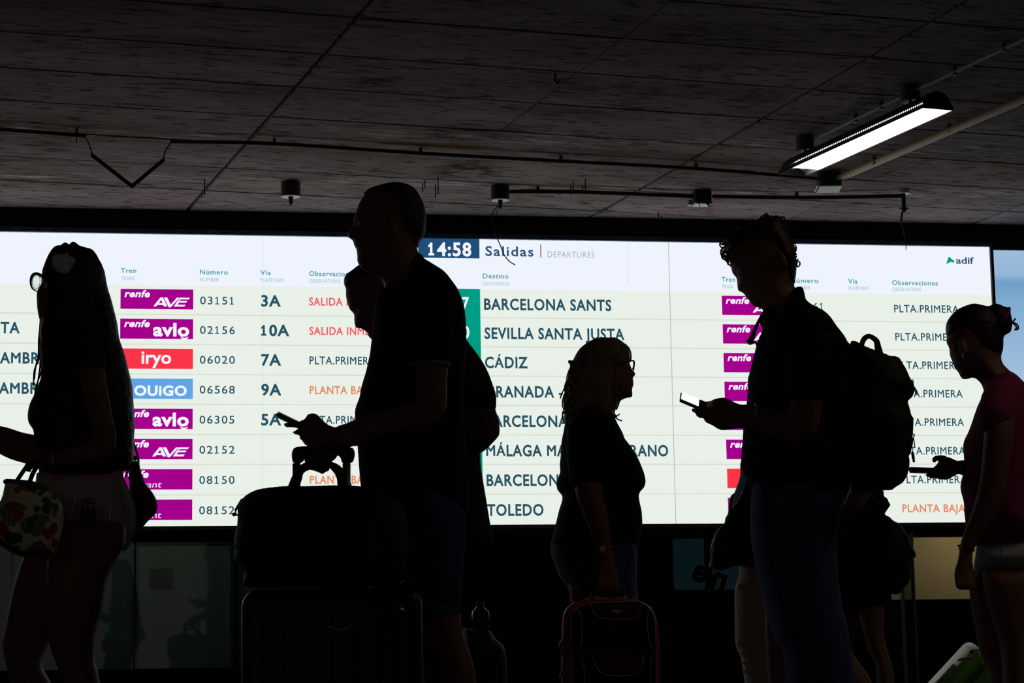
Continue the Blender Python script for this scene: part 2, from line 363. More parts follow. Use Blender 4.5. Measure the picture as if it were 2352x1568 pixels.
struct('wall_rear_right', boxe(4.77, 11, 15.3, 15.45, 0, 2.75), mat('warm_plaster', (0.42, 0.34, 0.25), 0.9, var=0.15, vscale=2))
struct('wall_inner_ceiling' if False else 'ceiling_inner', boxe(-9, 11, 14.17, 18.4, 2.7, 2.8), mat('inner_soffit', (0.15, 0.15, 0.15), 0.9))
# service door and notice in the left room
dr = struct('door_1', boxe(-0.035, 0.62, 16.54, 16.6, 0.0, 1.478), mat('pale_door', (0.42, 0.46, 0.42), 0.7, var=0.08, vscale=3))
mk('door_frame', [boxe(-0.07, -0.035, 16.53, 16.6, 0, 1.52), boxe(0.62, 0.65, 16.53, 16.6, 0, 1.52), boxe(-0.07, 0.65, 16.53, 16.6, 1.478, 1.52)], mat('grey_frame', (0.12, 0.15, 0.14), 0.6), dr, smooth=False)
mk('notice_board', boxe(0.047, 0.207, 16.515, 16.54, 1.188, 1.305), mat('dark_notice', (0.06, 0.08, 0.078), 0.7), label='small dark notice panel fixed to the pale door behind the glass', cat='sign', smooth=False)
ct = mk('counter', [boxe(4.9, 6.5, 14.75, 15.2, 0.0, 0.945)], mat('teal_counter', (0.045, 0.075, 0.08), 0.6, var=0.2, vscale=2), label='dark teal counter front behind the glass under the warm lit wall', cat='counter', smooth=False)
mk('counter_top', boxe(4.88, 6.52, 14.72, 15.22, 0.945, 0.965), mat('counter_edge', (0.10, 0.11, 0.10), 0.5), ct, smooth=False)
# glowing panel imitating a glass reflection, its lettering seen in reverse
# ================================================================== TEXT
GL = {}
FC = bpy.data.curves.new('glyph', 'FONT'); FC.size = 1.0; FC.resolution_u = 3
FO = bpy.data.objects.new('glyph', FC); COL.objects.link(FO)
def _mesh(ch, off):
    FC.body = ch; FC.offset = off; dg = bpy.context.evaluated_depsgraph_get(); dg.update(); me = bpy.data.meshes.new_from_object(FO.evaluated_get(dg))
    v = np.array([x.co[:2] for x in me.vertices]) if len(me.vertices) else np.zeros((0, 2)); f = [tuple(p.vertices) for p in me.polygons]; bpy.data.meshes.remove(me); return v, f
_h = _mesh('H', 0)[0]; CAPH = _h[:, 1].max(); _HH = _mesh('HH', 0)[0][:, 0].max()
def glyph(ch, off):
    k = (ch, off)
    if k not in GL and ch == '1':
        t = 0.075 + 2 * off; h = CAPH; q = lambda x0, x1, y0, y1: [(x0, y0), (x1, y0), (x1, y1), (x0, y1)]
        v = np.array(q(0.22 - t / 2, 0.22 + t / 2, 0, h) + q(0.06, 0.38, 0, t * 0.9) + [(0.22, h), (0.22, h - t * 1.25), (0.06, h - 0.13 - t), (0.06, h - 0.13)]); GL[k] = (v, [(0, 1, 2, 3), (4, 5, 6, 7), (8, 9, 10, 11)], 0.50)
    if k not in GL:
        v, f = _mesh(ch, 0 if ch in 'MÁ' else off)
        if ch in 'MÁ' and off > 0:
            m_ = len(v); v = np.vstack([v + [d_, 0] for d_ in (-off, 0, off)]); f = [tuple(i + m_ * k_ for i in q) for k_ in range(3) for q in f]
        w = _mesh('H' + ch + 'H', 0)[0][:, 0].max() - _HH; GL[k] = (v, f, w)
    return GL[k]
def layout(s, off, track, sx=1.0):
    x = 0; out = []
    for ch in s:
        v, f, w = glyph(ch, off); out.append((v, f, x)); x += (w + track) * sx
    return out, x
def textgeo(s, sub, px0, px1, pyb, cap, off=0.0, track=0.0, shear=0.0, zb=None, plane=YW - 0.004, origin=None, sx=None, flip=False, ybase=None):
    """letters whose substring sub spans pixels px0..px1 on the board; baseline at pyb, cap height in px"""
    a = wall(px0, pyb, plane); c2 = wall(px0, pyb - cap, plane); H = (c2[2] - a[2]) / CAPH
    lay, _ = layout(s, off, track); i0 = s.index(sub); xs = [g for g in lay]
    def ext(i, j):
        mn = min(lay[k][2] + lay[k][0][:, 0].min() for k in range(i, j) if len(lay[k][0])); mx = max(lay[k][2] + lay[k][0][:, 0].max() for k in range(i, j) if len(lay[k][0])); return mn, mx
    mn, mx = ext(i0, i0 + len(sub)); X0 = a[0]; Z0 = a[2] if zb is None else zb
    if sx is None: X1 = wall(px1, pyb, plane)[0]; sx = (X1 - X0) / (mx - mn)
    vs, fs, n = [], [], 0
    for v, f, x in lay:
        if not len(v): continue
        xx = X0 + (v[:, 0] + x - mn) * sx + v[:, 1] * shear * H; zz = Z0 + v[:, 1] * H
        vs.append(np.column_stack([xx, np.full(len(v), plane), zz])); fs += [tuple(i + n for i in q) for q in f]; n += len(v)
    return (np.vstack(vs), fs), sx, (X0, Z0)

# ---- departure board
cream = emis('screen_cream', (233, 240, 232)); head = emis('screen_header', (238, 243, 253)); linem = emis('screen_rule', (214, 221, 214))
tdark = emis('screen_text', (38, 82, 98)); ttit = emis('screen_title_text', (48, 84, 120)); tteal = emis('screen_teal', (60, 158, 160)); tpale = emis('screen_pale_text', (160, 190, 200)); tgrey = emis('screen_thin_text', (160, 168, 192))
tred = emis('screen_red', (245, 88, 98)); tor = emis('screen_orange', (228, 138, 98)); twh = emis('screen_white', (246, 246, 255)); mag = emis('screen_magenta', (163, 0, 140)); red = emis('badge_red', (252, 52, 72)); blu = emis('badge_blue', (96, 165, 230)); grn = emis('screen_green', (0, 156, 132)); nav = emis('clock_blue', (32, 78, 120))
frm = mat('screen_frame_metal', (0.05, 0.10, 0.16), 0.45, 0.6, var=0.5, vscale=14)
board = thing('departure_board', (0.6, 13.97, 1.40), 'wide backlit train departure board listing trains in rows above the heads of the travellers', 'display board')
XL, XR = -4.7, 5.478; ZT, ZB, ZH = 3.238, 1.429, 2.918; PITCH = 0.1857
def quad(x0, x1, z0, z1, y): return (np.array([(x0, y, z0), (x1, y, z0), (x1, y, z1), (x0, y, z1)]), [(0, 1, 2, 3)])
mk('display_body', boxe(XL, XR, 14.006, 14.055, ZB, ZT), blackm, board, smooth=False)
mk('screen_header_field', boxe(XL, XR, YW, 14.006, ZH, ZT), head, board, smooth=False)
for i in range(8):
    z1 = ZH - PITCH * i if i else ZH; z0 = ZH - 0.183 - PITCH * i if i < 7 else ZB
    z1 = ZH if i == 0 else ZH - 0.183 - PITCH * (i - 1)
    mk('screen_row', boxe(XL, XR, YW, 14.006, z0, z1), cream, board, smooth=False)
    if i < 7: mk('row_rule', quad(XL, XR, z0 - 0.0035, z0 + 0.0035, YW - 0.002), linem, board, smooth=False)
mk('frame', [boxe(XL - .03, XR + 0.012, 13.975, 14.06, ZT, ZT + 0.030)], frm, board, smooth=False)
mk('frame', [boxe(XL - .03, XR + 0.012, 13.975, 14.06, ZB - 0.024, ZB)], mat('bottom_trim', (0.16, 0.14, 0.12), 0.5, 0.4, var=0.6, vscale=20), board, smooth=False)
mk('frame', [boxe(XR, XR + 0.018, 13.975, 14.06, ZB, ZT)], blackm, board, smooth=False)
for px, y0, y1, w in ((1535, 558, 1203, 0.0022), (1441, 556, 650, 0.0014), (604, 541, 1206, 0.0012)):
    a = wall(px, y0); mk('module_seam', quad(a[0] - w, a[0] + w, wall(px, y1)[2] if y1 < 700 else ZB, ZT, YW - 0.003), linem if w < .002 else emis('seam_line', (170, 182, 176)), board, smooth=False)
def T(s, px0, px1, pyb, cap, m, sub=None, off=0.0, track=0.0, shear=0.0, zb=None, sx=None, parent=board, plane=YW - 0.004):
    g, k, o = textgeo(s, sub or s, px0, px1, pyb, cap, off, track, shear, zb, plane, sx=sx)
    mk('lettering', g, m, parent, smooth=False); return k, o
# column headings
for s, a, b_, y, sub in (('Tren', 277, 313, 626, None), ('Número', 459, 523.5, 629.6, None), ('Vía', 598, 622, 631, None), ('Observaciones', 709.8, 792.5, 633.2, 'Observacio'), ('Destino', 1109, 1168, 638.7, None), ('Tren', 1657.5, 1688.5, 646.5, None), ('Número', 1829.5, 1880, 649, 'úmero'), ('Vía', 1948, 1969.5, 650.8, None), ('Observaciones', 2049, 2154, 654, None)):
    T(s, a, b_, y, 10.5, tteal, sub, off=0.016, track=0.05)
for s, a, b_, y, sub in (('TRAIN', 278, 307, 643, None), ('NUMBER', 459, 503, 645.5, None), ('PLATFORM', 598, 650, 647.3, None), ('OBSERVATIONS', 709.8, 781.7, 649, None), ('DESTINATION', 1109, 1170.5, 655, None), ('TRAIN', 1658, 1683, 662, None), ('NUMBER', 1846.5, 1861, 664.5, 'BER'), ('PLATFORM', 1949.6, 1995, 665.7, None), ('OBSERVATIONS', 2049.5, 2116, 668, None)):
    T(s, a, b_, y, 8.2, tpale, sub, off=0.0)
# title and clock
c0, c1 = wall(960, 548), wall(1101.3, 593.6)
mk('clock_field', quad(c0[0], c1[0], c1[2], ZT, YW - 0.003), nav, board, smooth=False)
T('14:58', 984, 1082.7, 586.3, 29.5, twh, off=0.03, track=0.06, plane=YW - 0.006)
T('Salidas', 1115, 1225.4, 587, 21.5, ttit, off=0.02, track=0.08)
q0, q1 = wall(1240.5, 562), wall(1243, 592); mk('lettering', quad(q0[0], q1[0], q1[2], q0[2], YW - 0.004), ttit, board, smooth=False)
T('DEPARTURES', 1258, 1365.4, 590.8, 14, tgrey, off=-0.004, track=0.05)
T('adif', 2196, 2237, 605, 14.5, ttit, off=0.02, shear=0.0)
tri = [wall(*p, D=YW - 0.004) for p in ((2179, 589), (2193, 600), (2190, 603), (2184, 601), (2173, 606.5))]
mk('emblem', (np.array(tri), [(0, 1, 2, 3, 4)]), grn, board, smooth=False)
# green hour column
gx0 = wall(965, 665)[0]; mk('hour_column', quad(gx0, 2.088, ZB, ZH, YW - 0.003), grn, board, smooth=False)
def rowz(py_row0, px, i): return wall(px, py_row0)[2] - PITCH * i
T('7', 1061.5, 1077.6, 709, 26, twh, off=0.03, plane=YW - 0.006)
T('0', 1062, 1078.5, 776, 26, twh, off=0.03, plane=YW - 0.006, zb=rowz(709, 1062, 1))
# numbers and platforms, left half
nums = ['03151', '02156', '06020', '06568', '06305', '02152', '08150', '08152']
sxn, _ = T(nums[0], 459.5, 537, 698.4, 17.5, tdark, off=0.008, track=0.08)
for i in range(1, 8): T(nums[i], 459.5, 537, 698.4, 17.5, tdark, off=0.008, track=0.08, zb=rowz(698.4, 459, i), sx=sxn)
sxp, _ = T('10A', 600, 664.5, 703, 24.5, tdark, off=0.028, track=0.05, zb=rowz(703, 600, 1))
for i, s in ((0, '3A'), (2, '7A'), (3, '9A'), (4, '5A')): T(s, 600, 640, 703, 24.5, tdark, off=0.028, track=0.05, zb=rowz(703, 600, i), sx=sxp)
sxo, _ = T('SALIDA INMEDIATA', 710, 787.2, 700.9, 17.5, tred, 'SALIDA', off=0.02, track=0.05)
for i, s, m_ in ((1, 'SALIDA INMEDIATA', tred), (2, 'PLTA.PRIMERA', tdark), (3, 'PLANTA BAJA', tor), (4, 'PLTA.PRIMERA', tdark), (6, 'PLANTA BAJA', tor)):
    T(s, 710.6, 787.2, 700.9, 17.5, m_, off=0.02 if m_ is not tdark else 0.014, track=0.05, zb=rowz(700.9, 710, i), sx=sxo)
# destinations
sxd, (DX, DZ) = T('BARCELONA SANTS', 1112, 1404.3, 710.4, 24.5, tdark, off=0.026, track=0.05)
for i, s in ((1, 'SEVILLA SANTA JUSTA'), (2, 'CÁDIZ'), (3, 'GRANADA -'), (4, 'BARCELONA SANTS'), (5, 'MÁLAGA MARÍA ZAMBRANO'), (6, 'BARCELONA SANTS'), (7, 'TOLEDO')):
    T(s, 1112, 0, 710.4, 24.5, tdark, off=0.026, track=0.05, zb=DZ - PITCH * i, sx=sxd * (0.985 if len(s) > 16 else 1))
zl = wall(25, 764.8)[2]
T('SEVILLA SANTA JUSTA', 4.8, 45.5, 764.8, 24.5, tdark, 'TA', off=0.008, track=0.06, sx=sxd) if False else None
def TR(s, px_end, zb, sx):
    lay, _ = layout(s, 0.026, 0.05); mx = max(x + v[:, 0].max() for v, f, x in lay if len(v)); X1 = wall(px_end, 765)[0]; H = (wall(25, 740.3)[2] - wall(25, 764.8)[2]) / CAPH
    vs, fs, n = [], [], 0
    for v, f, x in lay:
        if not len(v): continue
        vs.append(np.column_stack([X1 + (v[:, 0] + x - mx) * sx, np.full(len(v), YW - 0.004), zb + v[:, 1] * H])); fs += [tuple(i + n for i in q) for q in f]; n += len(v)
    mk('lettering', (np.vstack(vs), fs), tdark, board, smooth=False)
TR('SEVILLA SANTA JUSTA', 45.5, zl, sxd)
TR('MÁLAGA MARÍA ZAMBRANO', 167, zl - PITCH, sxd * 0.985); TR('MÁLAGA MARÍA ZAMBRANO', 166, zl - 2 * PITCH, sxd * 0.985)
T('61', 1868.7, 1890.8, 712.4, 17.5, tdark, off=0.008, track=0.08)
sxr, _ = T('PLTA.PRIMERA', 2054, 2202.5, 716.8, 16.8, tdark, off=0.012, track=0.05)
for i in range(1, 7): T('PLTA.PRIMERA', 2054, 0, 716.8, 16.8, tdark, off=0.012, track=0.05, zb=rowz(716.8, 2054, i), sx=sxr)
T('PLANTA BAJA', 2054, 0, 716.8, 16.8, tor, off=0.02, track=0.05, zb=rowz(716.8, 2054, 7), sx=sxr)
# train badges
b0 = wall(277, 663.3); b1 = wall(443.8, 710.6); BW = b1[0] - b0[0]; BH = b0[2] - b1[2]; bzt = b0[2]
def badge(X, i, kind):
    m_ = {'iryo': red, 'ouigo': blu}.get(kind, mag); z1 = bzt - PITCH * i
    b = mk('train_badge', boxe(X, X + BW, YW - 0.006, YW - 0.001, z1 - BH, z1), m_, board, smooth=False)
    sc = BW / (443.8 - 277)                       # metres per reference pixel
    def t(s, x0, x1, yb, cap, off, shear=0.0, track=0.0, sub=None):
        lay, _ = layout(s, off, track); sb = sub or s; i0 = s.index(sb); mn = min(x + v[:, 0].min() for v, f, x in lay[i0:i0 + len(sb)] if len(v)); mx = max(x + v[:, 0].max() for v, f, x in lay[i0:i0 + len(sb)] if len(v))
        H = cap * sc / CAPH; sx = (x1 - x0) * sc / (mx - mn); vs, fs, n = [], [], 0
        for v, f, x in lay:
            if not len(v): continue
            vs.append(np.column_stack([X + x0 * sc + (v[:, 0] + x - mn) * sx + v[:, 1] * shear * H, np.full(len(v), YW - 0.008), z1 - yb * sc + v[:, 1] * H])); fs += [tuple(q + n for q in p) for p in f]; n += len(v)
        mk('lettering', (np.vstack(vs), fs), twh, b, smooth=False)
    if kind in ('AVE', 'avlo', 'Avant', 'ALVIA'): t('renfe', 9, 66, 19, 15.5, 0.03, 0.28, 0.03)
    if kind == 'AVE':
        # slanted bold A V E drawn as strokes
        P = lambda pts: (np.array([(X + a * sc, YW - 0.008, z1 - c * sc) for a, c in pts]), [tuple(range(len(pts)))])
        mk('lettering', [P([(75, 40.5), (91, 19.5), (97, 19.5), (82, 40.5)]), P([(91, 19.5), (97, 19.5), (107, 40.5), (99, 40.5)]), P([(85, 33), (101, 33), (103, 37), (83, 37)]),
                         P([(99, 19.5), (107, 19.5), (115, 36), (110.5, 42.5)]), P([(110.5, 42.5), (115, 36), (129, 19.5), (135, 19.5), (115, 42.5)]),
                         P([(131, 27), (136, 19.5), (159, 19.5), (156, 23.5), (139, 23.5)]), P([(131, 27), (153, 27), (150.5, 31), (128, 31)]), P([(126, 36), (149, 36), (146, 40.5), (122, 40.5)]), P([(131, 27), (136, 27), (128, 40.5), (122, 40.5)])], twh, b, smooth=False)
    elif kind == 'avlo':
        t('avlo', 75, 158, 39.5, 29, 0.035, 0.0, 0.02)
        arc = [(X + (147 + 11 * math.sin(a)) * sc, z1 - (37 + 10.5 * math.cos(a)) * sc) for a in np.linspace(-0.9, 0.9, 9)]; arc2 = [(X + (147 + 11 * math.sin(a)) * sc, z1 - (35.5 + 8.5 * math.cos(a)) * sc) for a in np.linspace(0.9, -0.9, 9)]
        mk('emblem', (np.array([(a, YW - 0.008, c) for a, c in arc + arc2]), [tuple(range(18))]), twh, b, smooth=False)
    elif kind == 'iryo': t('iryo', 49, 117, 34.5, 29, 0.022)
    elif kind == 'ouigo': t('OUiGO', 33, 153, 39, 22, 0.035, 0, 0.04)
    elif kind == 'Avant': t('Avant', 51, 95.5, 42, 14, 0.0, 0.25, 0, 'vant')
    elif kind == 'ALVIA': t('ALVIA', 100, 158, 42, 15, 0.0, 0.25)
XB1, XB2 = b0[0], 3.658
for i, k in enumerate(['AVE', 'avlo', 'iryo', 'ouigo', 'avlo', 'AVE', 'Avant', 'Avant']): badge(XB1, i, k)
for i, k in enumerate(['AVE', 'AVE', 'ALVIA', 'AVE', 'AVE', 'AVE', 'iryo', 'Avant']): badge(XB2, i, k)
# ---- second display to the right, a plain blue picture
def skyscreen():
    m = bpy.data.materials.new('blue_screen_picture'); m.use_nodes = True; nt = m.node_tree; nt.nodes.clear(); N = nt.nodes
    g = N.new('ShaderNodeTexCoord'); s = N.new('ShaderNodeSeparateXYZ'); r = N.new('ShaderNodeValToRGB'); e = N.new('ShaderNodeEmission'); o = N.new('ShaderNodeOutputMaterial')
    el = r.color_ramp.elements; el[0].position = 0.0; el[0].color = (*lin((190, 205, 232)), 1); el[1].position = 1.0; el[1].color = (*lin((158, 188, 220)), 1)
    for p, c in ((0.45, (170, 195, 225)), (0.80, (128, 172, 208)), (0.88, (112, 160, 200)), (0.91, (150, 182, 216))): x = el.new(p); x.color = (*lin(c), 1)
    nt.links.new(g.outputs['Generated'], s.inputs[0]); nt.links.new(s.outputs[2], r.inputs[0]); nt.links.new(r.outputs[0], e.inputs[0]); nt.links.new(e.outputs[0], o.inputs[0]); return m
b2 = thing('wall_display', (6.6, 13.97, 1.40), 'lit pale blue screen beside the right end of the departure board', 'display screen')
mk('display_body', boxe(XR + 0.02, 8.6, 14.006, 14.055, ZB, ZT - 0.015), blackm, b2, smooth=False)
mk('screen', boxe(XR + 0.022, 8.6, YW, 14.006, ZB, ZT - 0.02), skyscreen(), b2, smooth=False)
mk('frame', [boxe(XR + 0.02, 8.63, 13.975, 14.06, ZT - 0.02, ZT + 0.02), boxe(XR + 0.02, 8.63, 13.975, 14.06, ZB - 0.03, ZB), boxe(8.6, 8.63, 13.975, 14.06, ZB, ZT)], blackm, b2, smooth=False)
# ---- reflection in the glass imitated by an added glowing panel with reversed letters
lb = mk('reflection_panel', rbox((0.62, 0.04, 0.34), 0.018), emis('dim_reflection_glow', (20, 34, 42)), label='dim blue light box with reversed letters behind the dark glass', cat='sign', smooth=False)  # no real light box: added panel imitating a reflection in the glass
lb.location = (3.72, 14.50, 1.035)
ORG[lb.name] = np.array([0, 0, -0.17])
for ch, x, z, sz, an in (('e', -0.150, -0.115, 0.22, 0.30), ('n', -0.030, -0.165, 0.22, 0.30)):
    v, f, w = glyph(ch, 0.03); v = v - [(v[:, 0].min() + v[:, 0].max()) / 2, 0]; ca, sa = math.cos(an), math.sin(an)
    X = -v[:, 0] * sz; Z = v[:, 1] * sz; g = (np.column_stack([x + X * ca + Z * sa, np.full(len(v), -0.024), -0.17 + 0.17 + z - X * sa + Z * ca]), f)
    mk('lettering', g, mat('reflected_letter_dark', (0.004, 0.006, 0.008), 0.8), lb, smooth=False)
for x_ in (-0.25, 0.25): mk('added_reflection_leg', boxe(x_ - 0.01, x_ + 0.01, 0.0, 0.02, -1.205, -0.16), blackm, lb, smooth=False)  # legs added to hold up the imitated reflection
# glass door leaf in front of the plinth
gd = mk('glass_door', boxe(4.755, 4.835, 13.90, 13.935, 0.01, 1.36), glassmat('door_glass', (0.45, 0.62, 0.60)), label='green tinted edge of a glass door standing in front of the dark plinth', cat='door', smooth=False)
mk('glass_edge', [boxe(4.752, 4.762, 13.895, 13.94, 0.01, 1.36)], mat('green_glass_edge', (0.18, 0.32, 0.29), 0.3), gd, smooth=False)
mk('glass_edge', [boxe(4.826, 4.836, 13.895, 13.94, 0.01, 1.36)], MATS['green_glass_edge'], gd, smooth=False)

bpy.data.objects.remove(FO)

# ================================================================== CEILING SERVICES
pipe = mat('dark_conduit', (0.02, 0.02, 0.022), 0.6); tan = mat('ochre_conduit', (0.42, 0.28, 0.13), 0.55); galv = mat('galvanised_steel', (0.35, 0.37, 0.38), 0.45, 0.7)
def cp(px, py, z): return ceilp(px, py, z)
def clip(parent, p, r=0.02, h=None):
    h = ZC - p[2] + 0.011 if h is None else h
    mk('clip', box((p[0], p[1], p[2] + h / 2 - 0.015), (0.014, 0.03, h)), blackm, parent, smooth=False)
# long conduit with a sagging broken piece
PZ = 3.352
c = mk('conduit', tube3([cp(-260, 280, PZ), cp(0, 297, PZ), cp(195, 312, PZ)], 0.011, 8, 2), pipe, label='black conduit at the upper left edge above the long-haired woman', cat='conduit')
clip(c, cp(176, 310, PZ)); clip(c, cp(-120, 289, PZ))
c = mk('conduit', tube3([cp(395, 325, PZ), cp(630, 330, PZ), cp(966, 352, PZ), cp(1288, 370, PZ), cp(1598, 387, PZ), cp(1885, 411, PZ)], 0.011, 8, 3), pipe, label='long black conduit running across the ceiling to the grey junction box', cat='conduit')
for a in ((630, 330), (966, 352), (1288, 370), (1598, 387)): clip(c, cp(*a, PZ))
dz = 3.25
v = thing('broken_trunking', tuple(cp(303, 428, 3.2)), 'black trunking hanging down in a V between two conduits', 'trunking')
vz = [cp(213, 358, 3.31), cp(303, 428, 3.14), cp(375, 368, 3.30)]
vf = 11.97
def cy_(px, py, y): r = ray(px, py); return CAMP + r * (y / r[1])
V0, V1, V2 = cy_(213, 358, 12.0), cy_(303, 428, 12.02), cy_(375, 368, 12.04)
mk('trunking_arm', tube3([V0, V1], 0.012, 6, 1), pipe, v); mk('trunking_arm', tube3([V1, V2], 0.012, 6, 1), pipe, v)
mk('wire', tube3([cp(195, 312, PZ), cy_(206, 335, 12.0), V0], 0.004, 6, 3), pipe, v); mk('wire', tube3([cp(395, 325, PZ), cy_(381, 345, 12.04), V2], 0.004, 6, 3), pipe, v)
c = mk('conduit', tube3([cp(1170, 440, PZ), cp(1330, 441, PZ), cp(1590, 451, PZ)], 0.013, 8, 3), pipe, label='thick black conduit from the round socket to the small box near the board', cat='conduit'); clip(c, cp(1235, 440, PZ))
c = mk('conduit', tube3([cp(1640, 451, PZ), cp(1850, 454, PZ), cp(2070, 450, PZ)], 0.013, 8, 3), pipe, label='black conduit between the small box and the hanging lamp socket', cat='conduit'); clip(c, cp(1830, 453, PZ))
# round ceiling sockets
def socket(px, py_bot, r, lab, cable=None):
    # bottom disc seen at (px,py_bot); cylinder from ceiling down 0.085 m
    z0 = ZC - 0.085; b = cp(px, py_bot, z0)
    t = thing('ceiling_socket', tuple(b), lab, 'socket')
    mk('socket_body', cyl3((b[0], b[1], ZC - 0.0425), r, 0.088, 28), pipe, t, smooth=False)
    mk('socket_plate', cyl3((b[0], b[1], z0 - 0.001), r * 0.97, 0.004, 28), mat('white_plate', (0.75, 0.78, 0.85), 0.5), t, smooth=False)
    mk('cable_gland', tube3([(b[0], b[1], z0), (b[0], b[1], z0 - 0.022), (b[0], b[1], z0 - 0.042)], [0.016, 0.013, 0.010], 10, 1), blackm, t)
    return b, t
socket(668, 451, 0.057, 'round black ceiling socket with a white face and a short stub, without a cable')
sb, st_ = socket(1149, 459, 0.054, 'round black ceiling socket with a loose cable dangling in front of the clock')
def yline(pts, y): return [cy_(a, b_, y) for a, b_ in pts]
mk('loose_cable', tube3([(sb[0], sb[1], ZC - 0.14)] + yline([(1150, 470), (1135, 482), (1131, 500), (1136, 520), (1140, 542), (1150, 565), (1158, 585), (1170, 600), (1183, 608)], sb[1]), 0.0032, 6, 3), blackm, st_)
mk('loose_cable', tube3([(sb[0], sb[1], ZC - 0.14)] + yline([(1148, 472), (1141, 486), (1139, 505)], sb[1]), 0.0022, 6, 3), blackm, st_)
b = cp(2075, 449, 3.35); t = thing('ceiling_socket', tuple(b), 'flat white ceiling plate with black stub and cable near the right end of the board', 'socket')
mk('socket_plate', cyl3((b[0], b[1], ZC - 0.012), 0.042, 0.024, 24), MATS['white_plate'], t, smooth=False)
mk('cable_gland', tube3([(b[0], b[1], ZC - 0.02), (b[0], b[1], 3.28), (b[0], b[1], 3.262)], [0.013, 0.012, 0.016], 10, 1), blackm, t)
mk('wing_nut', [ell3((b[0] - 0.02, b[1], 3.27), [(0.012, 0, 0), (0, 0.006, 0), (0, 0, 0.008)]), ell3((b[0] + 0.02, b[1], 3.27), [(0.012, 0, 0), (0, 0.006, 0), (0, 0, 0.008)])], galv, t)
mk('loose_cable', tube3([(b[0], b[1], 3.262)] + yline([(2072, 490), (2070, 505), (2074, 520), (2078, 540), (2081, 560), (2081, 574)], b[1]), [0.006, 0.006, 0.006, 0.005, 0.004, 0.003, 0.002], 6, 2), blackm, t)
# small junction box
p = cp(1612, 470, 3.30); t = thing('junction_box', tuple(p), 'small dark junction box with loose wires on the ceiling above the board', 'junction box')
mk('box_body', box((p[0], p[1], 3.345), (0.10, 0.09, 0.085)), pipe, t, smooth=False); mk('box_lid', box((p[0], p[1], 3.30), (0.104, 0.094, 0.008)), MATS['white_plate'], t, smooth=False)
for k in range(5):
    a = random.uniform(-0.05, 0.05); mk('wire', tube3([(p[0] + a, p[1] - 0.05, 3.31), (p[0] + a + 0.012, p[1] - 0.055, 3.29), (p[0] + a + random.uniform(-.02, .03), p[1] - 0.05, 3.278)], 0.0025, 5, 2), blackm, t)
mk('side_clip', box((p[0] - 0.075, p[1], 3.31), (0.02, 0.03, 0.03)), galv, t, smooth=False)
# large junction box at the end of the ochre conduit
p = cp(1905, 434, 3.305); t = thing('junction_box', tuple(p), 'large grey metal junction box at the end of the ochre conduit', 'junction box')
ang = rotz(-0.18)
mk('box_body', xf(box((0, 0, 0), (0.125, 0.17, 0.072)), ang, (p[0], p[1], 3.345)), mat('grey_box', (0.10, 0.10, 0.09), 0.6), t, smooth=False)
mk('box_lid', xf(box((0, 0, 0), (0.13, 0.18, 0.008)), ang, (p[0], p[1], 3.306)), mat('pale_lid', (0.62, 0.68, 0.62), 0.6), t, smooth=False)
mk('perforated_bracket', [xf(box((-0.078, y, 0.03), (0.005, 0.022, 0.06)), ang, (p[0], p[1], 3.312)) for y in (-0.08, -0.03, 0.02, 0.07)] + [xf(box((-0.078, 0, z), (0.005, 0.18, 0.010)), ang, (p[0], p[1], 3.312)) for z in (0, 0.062)], galv, t, smooth=False)
# ochre conduit along the lamp
pa, pb = cp(2352, 225, PZ), cp(1915, 412, PZ); d = (pa - pb); far = pa + d * 0.6
c = mk('conduit', tube3([far, pa, pb], 0.016, 10, 1), tan, label='ochre conduit beside the fluorescent lamp at the upper right', cat='conduit')
mk('cable', tube3([far + [0.022, 0, -0.012], pa + [0.022, 0, -0.012], pb + [0.022, 0, -0.012]], 0.006, 8, 1), mat('white_cable', (0.7, 0.7, 0.66), 0.5), c)
for a in ((2180, 298), (2008, 371)): clip(c, cp(*a, PZ)); 
q0, q1 = cp(2352, 90, PZ), cp(2140, 190, PZ); q2, q3 = cp(2085, 215, PZ), cp(1872, 318, PZ)
c = mk('conduit', tube3([q0 + (q0 - q1) * 0.8, q0, q1, q2, q3], 0.008, 8, 1), mat('thin_grey_conduit', (0.20, 0.26, 0.25), 0.5), label='thin grey conduit running over the lamp mounts to the upper right corner', cat='conduit')
mk('cable', tube3([q0 + (q0 - q1) * 0.8 + [0.018, 0, 0], q0 + [0.018, 0, 0], q1 + [0.018, 0, 0], q3 + [0.018, 0, 0]], 0.004, 8, 1), pipe, c)
for a in ((2306, 112), (2192, 166), (2024, 245), (1965, 274)): clip(c, cp(*a, PZ))
# fluorescent lamp
LZ = 3.20; A0 = np.array([(3.749 + 3.919) / 2, (10.348 + 10.400) / 2, LZ]); A1 = np.array([(3.435 + 3.611) / 2, (11.847 + 11.897) / 2, LZ])
la = (A1 - A0); LL = np.linalg.norm(la); la /= LL; lr = np.cross(la, [0, 0, 1.0]); HW = 0.089
lamp = thing('ceiling_lamp', tuple(A0), 'bright twin-tube fluorescent lamp in a black housing on the ceiling at the upper right', 'lamp')
def LP(s, x, z): return A0 + la * s + lr * x + np.array([0, 0, z])
prof = [(-HW, 0.0), (-HW + 0.004, 0.014), (-0.070, 0.030)]; prof2 = [(-0.067, 0.039), (-0.052, 0.068), (-0.027, 0.088), (0.0, 0.094), (0.027, 0.088), (0.052, 0.068), (0.068, 0.044), (0.080, 0.020), (HW, 0.0)]
def strip(pr, s0, s1):
    vs = [LP(s, x, z) for s in (s0, s1) for x, z in pr]; n = len(pr); return np.array(vs), [(i, i + 1, n + i + 1, n + i) for i in range(n - 1)]
hm = mat('lamp_housing', (0.02, 0.016, 0.013), 0.5)
mk('housing', [strip(prof, 0, LL), strip(prof2, 0, LL)], hm, lamp)
pr = np.array(prof + prof2)
